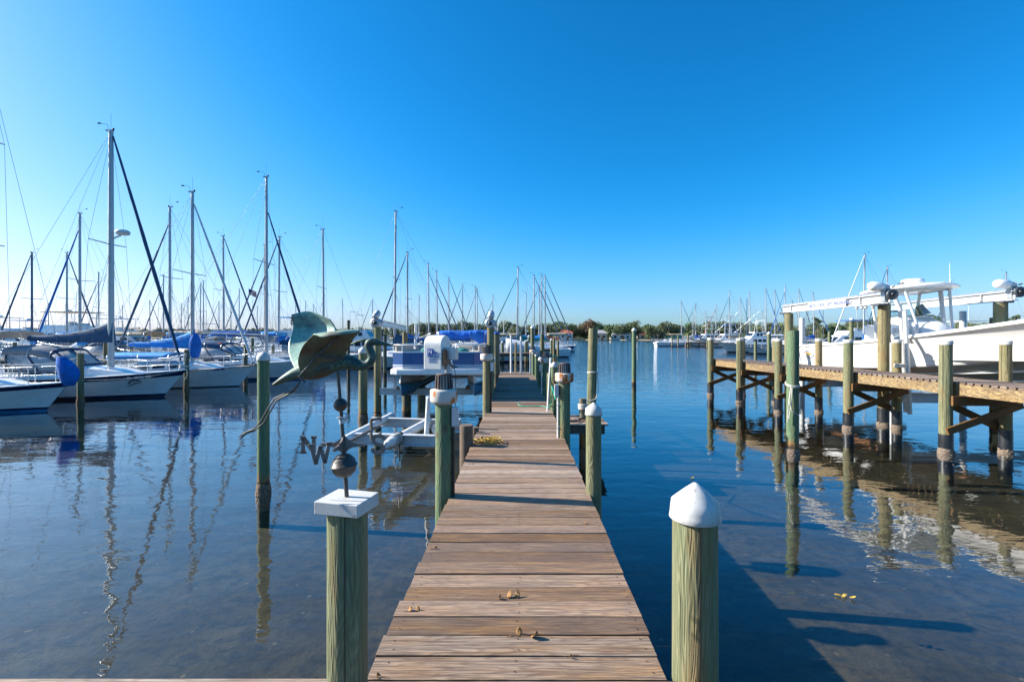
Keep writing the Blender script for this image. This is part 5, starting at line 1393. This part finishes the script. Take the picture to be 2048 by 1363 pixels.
# flag on its spreader
fl=thing('flag','small stars and stripes flag hanging under a mast spreader','flag',((497.5-CX)/FPX*28.0,28.0,CZ+(HY-577)/FPX*28.0))
rows=[]
for i in range(14):
    rows.append([V((.46*j/12,.035*math.sin(j*.8),-.34*i/13-.19*(j/12)**1.2-.02*math.sin(j*.9))) for j in range(13)])
b=MB()
for i in range(13):
    for j in range(12):
        mi=0 if (i<7 and j<5) else (1 if i%2==0 else 2)
        b.add([rows[i][j],rows[i][j+1],rows[i+1][j+1],rows[i+1][j]],[(0,1,2,3)],mi,True)
b.build('cloth',[M['flagblue'],M['flagred'],M['flagwhite']],fl,solid=.006)
b=MB(); b.tube([(0,0,.06),(0,0,-.5)],.008,5); b.build('halyard',M['wire'],fl)

# rows of sailboats farther out: (mast column, mast top row, distance, heading, length, furl, cover, mast, extra label)
far=[
(64,505,44,180,9.5,'canvas_navy','canvas_sky','mastdark','dark masted sailboat near the left picture edge'),
(134,505,47,0,9,'canvas_navy','canvas','mastalu','sailboat with slightly raked mast between the dark mast and the radar mast'),
(160,427,34.5,180,9.8,'canvas','canvas_sky','mastalu','sailboat with thick blue furled jib just left of the radar mast'),
(197,545,60,180,9,'canvas_navy','canvas','mastalu','small sailboat mast seen close left of the radar mast'),
(327,550,60,180,8.8,'canvas_navy','canvas','mastalu','distant sailboat right of the radar mast with long dark furled jib'),
(340,414,31,180,9.5,'canvas_navy','canvas','mastalu','sailboat with royal blue boom cover, left neighbour of the blue covered near boat'),
(376,594,92,180,8.5,None,'canvas','mastalu','far short masted sailboat just left of the tall white jib boat'),
(400,567,74,180,8.5,'canvas_navy','canvas_grey','mastalu','left one of two close masts right of the tall white jib boat'),
(407,562,72,0,8.5,'canvas_navy','canvas','mastalu','right one of two close masts right of the tall white jib boat'),
(438,602,90,180,8,'canvas_grey','canvas_white','mastalu','far low mast seen behind the white furled jib'),
(448,472,42,0,10,'canvas_navy','canvas_grey','mastalu','tall grey masted sailboat behind the bow of the blue covered boat'),
(478,578,78,180,9,'canvas_navy','canvas_white','mastalu','distant sailboat left of the small flag'),
(530,490,46,180,9.5,'canvas_navy','canvas_grey','mastalu','sailboat whose mast stands just left of the tallest white mast'),
(557,474,40,180,9.5,'canvas_navy','canvas','mastalu','sailboat with royal blue mast bag just right of the tallest white mast'),
(592,607,104,0,8.5,None,'canvas','mastalu','far sailboat just above the heron wing, left of two'),
(611,602,104,180,8.5,None,'canvas','mastalu','far sailboat just above the heron wing, right of two'),
(648,459,37.5,0,9.5,None,'canvas','mastalu','tall masted sailboat rising behind the heron wing'),
(686,597,98,0,8.5,None,'canvas','mastalu','far slim masted sailboat behind the heron bill'),
(789,423,38,180,11,None,'canvas_navy','mastalu','tallest white masted sailboat behind the pontoon boat'),
(815,505,45,180,9.5,'canvas_navy','canvas','mastalu','sailboat with navy furled jib right behind the pontoon boat top'),
(858,527,58,0,9.5,'canvas_navy','canvas_tan','mastalu','sailboat mast over the domed motor box'),
(875,543,62,0,9.5,'canvas_navy','canvas','mastalu','second sailboat mast right of the domed motor box'),
(898,555,68,0,9.5,'canvas_navy','canvas_white','mastalu','third sailboat mast over the folded blue top'),
(924,570,76,180,9,'canvas_navy','canvas','mastalu','fourth sailboat mast over the folded blue top'),
(950,573,80,0,8.8,'canvas_grey','canvas','mastalu','left one of the paired masts left of the dock motor'),
(954,577,86,180,8.8,'canvas_grey','canvas_tan','mastalu','right one of the paired masts left of the dock motor'),
(1034,535,57,180,10.5,'canvas_green','canvas_green','mastalu','sailboat with teal jib left of the mast cluster over the dock end'),
(1068,551,64,0,10.5,'canvas_navy','canvas','mastalu','first mast of the cluster right of the dock end, red sail cover behind'),
(1078,572,76,180,9.5,'canvas_navy','canvas_red','mastalu','shortest mast of the cluster right of the dock end'),
(1083,551,70,0,10.5,'canvas_navy','canvas','mastalu','third mast of the cluster right of the dock end'),
(1091,551,67,0,11,'canvas_navy','canvas_sky','mastalu','rightmost mast of the cluster, bow pointing at the open channel'),
(1363,602,112,0,10.5,'canvas_navy','canvas_green','mastalu','leftmost sailboat of the far right marina'),
(1391,606,112,180,10,'canvas_green','canvas','mastalu','sailboat with blue cover second from the left in the far right marina'),
(1386,625,135,0,8,None,'canvas_white','mastalu','short masted sailboat behind the second far right one'),
(1432,610,114,180,10,'canvas_red','canvas_red','mastalu','sailboat with rust red furled jib in the far right marina'),
(1459,582,102,180,10.5,'canvas_navy','canvas_tan','mastalu','tall white masted sailboat right of the red jib boat'),
(1482,595,112,0,9,'canvas_green','canvas_navy','mastalu','sailboat left of the navy mast in the far right marina'),
(1493,597,116,180,9,None,'canvas_navy','mastdark','navy masted sailboat in the far right marina'),
(1500,583,106,0,9.5,None,'canvas_green','mastalu','sailboat just right of the navy mast'),
(1525,622,124,0,8,None,'canvas_white','mastalu','short masted sailboat over the right motor cruiser'),
(1532,575,98,0,9.5,'canvas','canvas','mastalu','sailboat over the right motor cruiser with blue jib crossing its neighbour'),
(1550,579,98,0,9.5,'canvas_navy','canvas_grey','mastalu','sailboat right of the crossing blue jibs'),
(1570,571,94,180,9.5,'canvas','canvas_navy','mastalu','sailboat with blue jib left of the far lift post'),
(1598,577,96,0,9.5,'canvas_navy','canvas_tan','mastalu','sailboat between the far lift post and the stern guide post'),
(1628,586,84,0,9.5,'canvas','canvas','mastalu','sailboat with bright blue sail cover left of the white boat stern'),
(1727,509,58,180,11,'canvas_white','canvas','mastalu','tall masted sailboat behind the nearer lift beam with pale jib'),
(1774,534,66,180,10,'canvas_navy','canvas','mastalu','sailboat mast just behind the covered gear motor'),
(1901,564,76,180,10,'canvas_navy','canvas_navy','mastalu','sailboat behind the T top roof edge'),
(2014,545,66,0,10,None,'canvas','mastalu','sailboat behind the right edge gear motor'),
(20,612,100,0,8.5,None,'canvas','mastalu','faint far sailboat left of the dark masted boat'),
(97,606,96,180,8.5,'canvas_grey','canvas_sky','mastalu','faint far sailboat between the dark mast and the raked mast'),
(246,610,104,0,8.5,None,'canvas_white','mastalu','faint far sailboat just right of the radar mast'),
(300,600,92,0,8.5,'canvas_navy','canvas','mastalu','faint far sailboat crossed by the long dark jib of the radar boat'),
(362,606,100,180,8.5,None,'canvas_tan','mastalu','faint far sailboat left of the white jib boat mast'),
(462,606,98,0,8.5,'canvas_grey','canvas','mastalu','faint far sailboat between the tall grey mast and the flag'),
(515,612,104,180,8.5,None,'canvas_navy','mastalu','faint far sailboat just right of the flag'),
(628,608,100,0,8.5,'canvas_navy','canvas','mastalu','faint far sailboat left of the tall mast over the heron wing'),
(745,598,92,180,8.5,'canvas_navy','canvas','mastalu','faint far sailboat above the left lift gear motor'),
(838,590,90,0,8.5,None,'canvas','mastalu','faint far sailboat left of the mast over the motor box'),
(985,590,92,180,9,'canvas_navy','canvas_sky','mastalu','faint far sailboat directly behind the right dock gear motor'),
(1052,585,88,0,9,None,'canvas','mastalu','faint far sailboat between teal jib boat and mast cluster'),
(1412,622,122,0,8.5,None,'canvas','mastalu','faint far sailboat left of the red jib in the right marina'),
(1585,600,110,0,8.5,'canvas_navy','canvas_green','mastalu','faint far sailboat just left of the far lift post top'),
]
hm=[('white','white','navy','bottom'),('white','white','canvas','bluebottom'),('white','white','navy','bluebottom'),('white_dirty','white_dirty','bottom','bottom'),('navy','white','navy','bottom'),('white','white','canvas_red','bottom')]
random.seed(17)
for k,(px,top,Y,head,L,furl,cover,mast,lb) in enumerate(far):
    if px==1091: hmm=('navyhull','navyhull','white','bottom')
    else: hmm=hm[(k*5+px)%len(hm)]
    sailboat(lb,px,Y,top,head+random.uniform(-3,3),L,None,.61,hmm,.16 if hmm[0]=='navy' else 0,cover,furl,mast,(1.15,.92,.95),1 if Y<48 else 0,random.uniform(-.012,.004),
      bimini=random.choice([None,'canvas','canvas_sky','canvas_tan',None]) if Y<70 else None, dodger=random.choice([None,'canvas_navy','canvas']) if Y<70 else None,group='sailboats moored in the marina',frac=random.choice([1,1,.9]),top_gear=Y<90)

# ------------------------------------------------------------------ motor boats
def motorboat(label,px,Y,head,L,kind='cruiser',canvas=None,hullm=('white','white','navy','bottom'),fb=None):
    B=L*.34; X=(px-CX)/FPX*Y; rz=R(head); d=V((math.cos(rz),math.sin(rz),0))
    t=thing('motor_yacht' if kind!='skiff' else 'motorboat',label,'motorboat',V((X,Y,0))-d*(L*.5),rz)
    fb=fb or (L*.16,L*.12,L*.10)
    b=MB(); rp,mi=hullform(L,B,fb,L*.16,L*.01,0,(.05,.16),flare=.3); rs,_=hullform(L,B,fb,L*.16,L*.01,0,(.05,.16),side=-1,flare=.3)
    for i in range(len(mi)): b.grid([rp[i],rp[i+1]],mi[i],True); b.grid([rs[i],rs[i+1]],mi[i],True)
    b.add([r[0] for r in rp]+[r[0] for r in reversed(rs)],[tuple(range(2*len(rp)))],1)
    hl=b.build('hull',[M[m] for m in hullm],t)
    b=MB(); b.grid([rp[0],[V((p.x,0,p.z+.04)) for p in rp[0]],rs[0]],0,True); b.build('deck',M['white_dirty'],t)
    b=MB(); 
    for r_ in (rp,rs): b.tube([p for p in r_[0]],.03,5)
    b.build('rub_rail',M['navy'],hl)
    z0=fb[1]
    def house_(nm,x0,x1,w,z0,h,slf,sla=0,win=True):
        bb=MB(); r=[]
        for z,f in ((z0,0),(z0+h,1)):
            r.append([V((x0+sla*f,-w*(1-.08*f),z)),V((x1-slf*f,-w*(.86-.08*f),z)),V((x1-slf*f,w*(.86-.08*f),z)),V((x0+sla*f,w*(1-.08*f),z))])
        bb.rings(r,0,False,True); o=bb.build(nm,M['white'],t,bevel=.05)
        if win:
            for s in (-1,1):
                n=3
                for k in range(n):
                    xa=x0+sla+.15+(x1-slf-x0-sla-.25)*k/n; xb=xa+(x1-slf-x0-sla-.25)/n-.12
                    g=MB(); yy=lambda x,z: s*(w*(1-.08*(z-z0)/h)*(1-.14*max(0,(x-x0))/(x1-x0))+.012)
                    za,zb=z0+h*.38,z0+h*.80
                    g.add([(xa,yy(xa,za),za),(xb,yy(xb,za),za),(xb-.05,yy(xb,zb),zb),(xa,yy(xa,zb),zb)],[(0,1,2,3)]); g.build('window',M['glass'],o,solid=.02)
            g=MB(); f0,f1=.30,.85
            g.add([(x1-slf*f0+.015,-w*.74,z0+h*f0),(x1-slf*f0+.015,w*.74,z0+h*f0),(x1-slf*f1+.015,w*.70,z0+h*f1),(x1-slf*f1+.015,-w*.70,z0+h*f1)],[(0,1,2,3)]); g.build('window',M['glass'],o,solid=.02)
        return o
    if kind in('cruiser','trawler'):
        house_('cabin',L*.24,L*.74,B*.40,z0,L*.115,L*.13,0)
        fz=z0+L*.115
        bb=MB(); r=[]
        bb.rings([[V((L*.26,-B*.36,fz)),V((L*.56,-B*.33,fz)),V((L*.56,B*.33,fz)),V((L*.26,B*.36,fz))],[V((L*.26,-B*.36,fz+.55)),V((L*.52,-B*.32,fz+.6)),V((L*.52,B*.32,fz+.6)),V((L*.26,B*.36,fz+.55))]],0,False); bb.build('flybridge',M['white'],t,bevel=.05)
        bb=MB(); zt=fz+1.9
        for x in (L*.27,L*.50):
            for s in (-1,1): bb.tube([(x,s*B*.33,fz+.5),(x,s*B*.33,zt)],.03,6)
        bb.build('hardtop_frame',M['rail'],t)
        bb=MB(); bb.box((L*.385,0,zt+.04),(L*.30,B*.74,.07)); tp=bb.build('hardtop',M[canvas] if canvas else M['white'],t,bevel=.03)
        bb=MB(); bb.tube([(L*.36,0,zt),(L*.36,0,zt+2.2)],.02,5); bb.lathe([(.25,zt+.12),(.25,zt+.3),(.02,zt+.34)],(L*.42,0,0),14); bb.build('radar',M['pvc'],tp)
        bb=MB(); bb.box((L*.40,0,fz+.6),(.5,.9,.7)); bb.box((L*.31,0,fz+.5),(.45,1.4,.6)); bb.build('helm_seat',M['canvas_white'],t,bevel=.05)
    elif kind=='express':
        house_('cabin',L*.30,L*.72,B*.38,z0,L*.10,L*.19,0)
        house_('flybridge',L*.30,L*.54,B*.33,z0+L*.10+.005,L*.085,L*.07,0)
        bb=MB()
        for s in (-1,1): bb.tube([(L*.34,s*B*.3,z0+L*.18),(L*.34,s*B*.34,z0+L*.36)],.025,5)
        bb.tube([(L*.34,-B*.34,z0+L*.36),(L*.34,B*.34,z0+L*.36)],.03,5)
        bb.tube([(L*.44,0,z0+L*.18),(L*.40,0,z0+L*.40)],.03,5); bb.box((L*.40,0,z0+L*.33),(.3,B*.5,.05)); bb.build('radar_arch',M['pvc'],t)
    elif kind=='tower':
        house_('cabin',L*.30,L*.66,B*.38,z0,L*.12,L*.11,0)
        bb=MB(); zb=z0+L*.12
        for s in (-1,1):
            for x in (.32,.44,.56): bb.tube([(L*x,s*B*.34,zb),(L*(x*.6+.18),s*B*.18,zb+4.0)],.04,6)
            bb.tube([(L*.4,s*B*.35,zb),(L*.05,s*B*1.2,zb+5.0)],.03,5)
        for z in (1.2,2.4,4.0): bb.box((L*.43,0,zb+z),(L*.16,B*.42,.06))
        bb.build('tower',M['rail'],t)
        bb=MB(); bb.box((L*.42,0,zb+2.0),(L*.2,B*.5,.08)); bb.build('hardtop',M[canvas] if canvas else M['white'],t)
    elif kind=='covered':
        house_('cabin',L*.42,L*.72,B*.38,z0,L*.10,L*.14,0)
        bb=MB(); rows=[]
        for i in range(9):
            f=i/8; rows.append([V((L*(.04+.46*f),-B*.44*math.cos(math.pi*j/8),z0+(.5+L*.13*f**.6)*math.sin(math.pi*j/8)**.4)) for j in range(9)])
        bb.grid(rows); bb.build('canvas_cover',M[canvas or 'canvas_navy'],t,solid=.02)
    if kind in ('bimini','skiff'):
        if kind=='bimini': house_('cabin',L*.42,L*.74,B*.38,z0,L*.085,L*.16,0)
        bb=MB(); rows=[]
        for i in range(9):
            f=i/8; rows.append([V((L*(.12+.36*f),-B*.42*math.cos(math.pi*j/8),z0+1.75+.22*math.sin(math.pi*j/8)**.5)) for j in range(9)])
        bb.grid(rows); bi=bb.build('bimini',M[canvas or 'canvas'],t,solid=.03)
        bb=MB()
        for x in (.14,.3,.46):
            for s in (-1,1): bb.tube([(L*x,s*B*.41,z0+1.75),(L*.3,s*B*.42,z0)],.022,5)
        bb.build('bimini_frame',M['rail'],bi)
        bb=MB(); bb.box((L*.40,.2,z0+.35),(.5,.6,.9)); bb.box((L*.3,0,z0+.2),(.5,B*.5,.5)); bb.build('console',M['white'],t,bevel=.04)
        bb=MB(); bb.box((-.3,0,z0*.8),(.5,.42,.6)); bb.box((-.35,0,.2),(.25,.16,.8)); bb.build('outboard_motor',M['black'],t,bevel=.06)
    # bow rail
    bb=MB(); n=len(rp[0]); ids=[int(n*f) for f in (.48,.6,.72,.84,.93)]
    for s,r_ in ((1,rp),(-1,rs)):
        for i in ids: bb.tube([r_[0][i],r_[0][i]+V((0,0,.6))],.018,5)
        bb.tube([r_[0][i]+V((0,0,.6)) for i in ids]+[V((L,0,fb[0]+.65))],.020,5)
    bb.build('bow_rail',M['rail'],t)
    return t
motorboat('long white motor yacht with brown edged hardtop behind the dark masted sailboat',118,50,180,13,'trawler','canvas_tan')
motorboat('white motor yacht cut off by the left picture edge behind the near sailboat',16,58,0,12,'trawler')
motorboat('white trawler with open flybridge rail right of the radar mast',254,56,0,11,'cruiser')
motorboat('white motor cruiser behind the tallest white mast',572,52,180,11,'trawler','canvas_sky')
motorboat('white cruiser with bright blue top left of the small flag mast',493,66,180,9,'bimini','canvas_sky')
motorboat('small white motorboat with bright blue canvas behind the blue covered sailboat',300,40,180,7,'skiff','canvas_sky')
motorboat('white express cruiser behind the boom of the radar masted sailboat',180,41,180,9,'express')
motorboat('white boat under tan awning left of the weathered piling row',420,47,0,8.5,'bimini','canvas_tan')
motorboat('white boat under navy bimini between the flag and the tallest mast',520,58,180,8.5,'bimini','canvas')
motorboat('white cruiser at the far left behind the dark mast',70,70,0,12,'cruiser','canvas_sky')
motorboat('white cruiser far behind the white furled jib',395,80,180,11,'cruiser')
motorboat('covered white boat behind the heron wing near the far dock',640,70,180,9,'covered','canvas')
motorboat('white express boat left of the mast cluster',985,64,180,9.5,'express')
motorboat('white cabin boat behind the wing tip of the heron',700,60,180,9.5,'covered','canvas_white')
motorboat('white cabin cruiser behind the white cone capped lift piling',742,45,0,10,'express')
motorboat('white open motorboat behind the folded blue top',934,50,0,8,'skiff','canvas_white')
motorboat('small white boat with square top right of the dock lift motor',1012,46,180,7.2,'covered','canvas_white')
motorboat('white motorboat with tall outriggers in the far right marina',1412,112,180,12,'tower')
motorboat('white sportfishing boat with tower and blue windscreen in the far right marina',1450,108,180,12,'tower','canvas_sky')
motorboat('small white boat with tan awning at the left end of the far right marina',1335,115,180,8,'bimini','canvas_tan')
motorboat('white motor cruiser with dark window bands behind the right pier end',1500,72,180,10,'express')
motorboat('small white open motorboat lying in front of the right motor cruiser',1531,66,180,6.,'skiff','canvas_white')
motorboat('white cruiser with broad blue bimini behind the white boat stern',1690,62,180,11,'cruiser','canvas')
motorboat('boat under dark grey canvas behind the tall lift post',1745,50,180,9,'covered','canvas_grey')
motorboat('white motor yacht behind the bow of the white boat',1915,66,180,11,'cruiser')

# ------------------------------------------------------------------ marina docks and mooring pilings
def fixed_dock(label,x0,y0,x1,y1,w=1.6,z=1.0):
    t=thing('marina_dock',label,'dock',((x0+x1)/2,(y0+y1)/2,z))
    c=V(((x0+x1)/2,(y0+y1)/2,0))
    b=MB(); b.beam(V((x0,y0,-.02))-c,V((x1,y1,-.02))-c,w,.06); b.build('deck',M['pile_tan'] if False else M['plank_y'],t)
    b=MB(); b.beam(V((x0,y0,-.16))-c,V((x1,y1,-.16))-c,w*.9,.18); b.build('frame',M['beamdark'],t)
    L_=(V((x1,y1,0))-V((x0,y0,0))); n=max(2,int(L_.length/4)); d=L_.normalized(); s=V((-d.y,d.x,0))
    b=MB()
    for i in range(n+1):
        for k in (-1,1):
            p=V((x0,y0,0))-c+L_*(i/n)+s*(w*.42*k); b.tube([p+V((0,0,-z-1)),p+V((0,0,-.1))],.12,8)
    b.build('legs',M['beamdark'],t)
fixed_dock('marina dock behind the four near sailboats on the left',-46,30.4,-17,33.0)
fixed_dock('long dark marina dock crossing behind the pontoon boat',-27,41.2,2.2,41.2,1.8,1.05)
fixed_dock('marina dock behind the heron and its lifts',-42,52.0,-8,52.0,1.8,1.05)
fixed_dock('dock at the foot of the mast cluster beyond our dock end',-6,53.2,5.0,53.2,1.8,1.05)
fixed_dock('low far dock along the right marina boats',38,104,78,92,2,1.0)
fixed_dock('dock running behind the white powerboat',40,76,74,60,2,1.1)
random.seed(31)
spots=[(161,18.2,706,.11,'pile',None),(373,22.6,699,.115,'pile_old',None),(491,26.4,688,.11,'pile_old',None),
(211,31,678,.12,'pile_tan',None),(262,33,690,.12,'pile',None),(431,33,676,.13,'pile_tan',None),(505,36,676,.12,'pile',None),(546,37,690,.12,'pile','cone'),(575,41,686,.12,'pile_tan',None),(92,30,690,.12,'pile_old',None),(30,33,684,.12,'pile',None),
(770,31,671,.12,'pile_old',None),(1005,44,684,.14,'pile','cone'),(1058,46,672,.13,'pile','cone'),(1051.5,44,682,.11,'pile','cone'),(1055,44.5,681,.11,'pile','cone'),(1103,46,679,.13,'pile','cone'),(1108,44,677,.12,'pile_tan',None),(1116,47,680,.12,'pile_tan',None),
(1344,108,674,.14,'pile_tan',None),(1356,106,670,.14,'pile_tan',None),(1376,104,668,.16,'pile_tan',None),(1381,103,682,.14,'pile',None),(1398,103,682,.14,'pile_tan',None),(1414,101,680,.14,'pile',None),(1455,74,684,.13,'pile_tan',None),(1480,78,666,.13,'pile_tan',None),(1511,34,682,.11,'pile',None),(1538,30,666,.115,'pile_green','cone'),(1541,33,694,.11,'pile_tan',None),(1660,44,662,.13,'pile',None),(1659,36,664,.12,'pile',None),(1703,33,642,.14,'pile',None),(1925,33,633,.16,'pile_tan',None),(697,34,640,.11,'pile_old',None)]
def where(px):
    for lim,s in ((140,'by the near left sailboat bow'),(300,'around the radar masted sailboat'),(470,'near the blue covered sailboat'),(600,'near the tallest white mast'),(900,'behind the heron and pontoon boat'),(1200,'beyond the end of our dock'),(1430,'at the left of the far right marina'),(1560,'behind the end of the right pier'),(3000,'behind the white powerboat')):
        if px<lim: return s
nm_={}
for k,(px,Y,ty,r,mt,cap) in enumerate(spots):
    z=CZ+(HY-ty)/FPX*Y
    wds={'pile':'greenish','pile_tan':'tan','pile_old':'grey weathered','pile_green':'green'}[mt]
    size='short' if z<1.9 else ('mid height' if z<2.7 else 'tall')
    key=(wds,size,cap,where(px)); n=nm_.get(key,0); nm_[key]=n+1
    lb=(['','second ','third ','fourth ','fifth ','sixth '][n]+'%s %s %spiling %s'%(size.replace('mid height','medium'),wds,'capped ' if cap else '',where(px)))
    if n: lb+=', from the left'
    if px==161: lb='greenish mooring piling in front of the near left sailboat bow'
    if px==373: lb='weathered mooring piling with white rope in front of the blue covered sailboat'
    if px==491: lb='weathered mooring piling before the long white navy striped hull'
    if px==697: lb='tall thin weathered post above the heron wing tip'
    piling(lb,(px-CX)/FPX*Y,Y,z,r,mt,cap,'oyster' if Y<28 else None,name='mooring_piling')
# mooring lines from the near bows to their pilings
def line(name,label,a,c,sag,r=.012,mat='rope_w'):
    a=V(a);c=V(c); b=MB(); b.tube([a.lerp(c,i/12)-V((0,0,sag*4*(i/12)*(1-i/12))) for i in range(13)],r,5); return tag(b.build(name,M[mat]),label,'rope')
x1=(161-CX)/FPX*18.2; x2=(373-CX)/FPX*22.6; x3=(491-CX)/FPX*26.4
line('mooring_line','white mooring line from the left piling up to the radar boat bow',(x1,18.1,.88),(-13.9,20.2,1.12),.12)
line('mooring_line','white mooring line stretched from the near left bow to the left piling',(x1,18.1,1.75),(-18.5,17.6,1.5),.1)
line('mooring_line','white mooring line from the ringed piling down to the radar boat',(x2,22.5,1.0),(-14.6,20.3,.92),.12)
line('mooring_line','white mooring line from the navy striped boat area to the weathered piling',(x3,26.3,1.9),(-13.7,24.3,1.5),.15)
b=MB()
for x,Y,z in ((x1,18.2,.88),(x2,22.6,1.1)):
    pass
b.tube([(x2+.14*math.cos(a),22.6+.14*math.sin(a),1.1+.012*a/6.28) for a in [i*.4 for i in range(64)]],.014,5); b.tube([(x2+.12,22.45,1.1),(x2+.16,22.42,.7),(x2+.02,22.4,.45)],.012,5); tag(b.build('mooring_rope',M['rope_w']),'white rope turns on the weathered piling before the blue covered sailboat','rope')
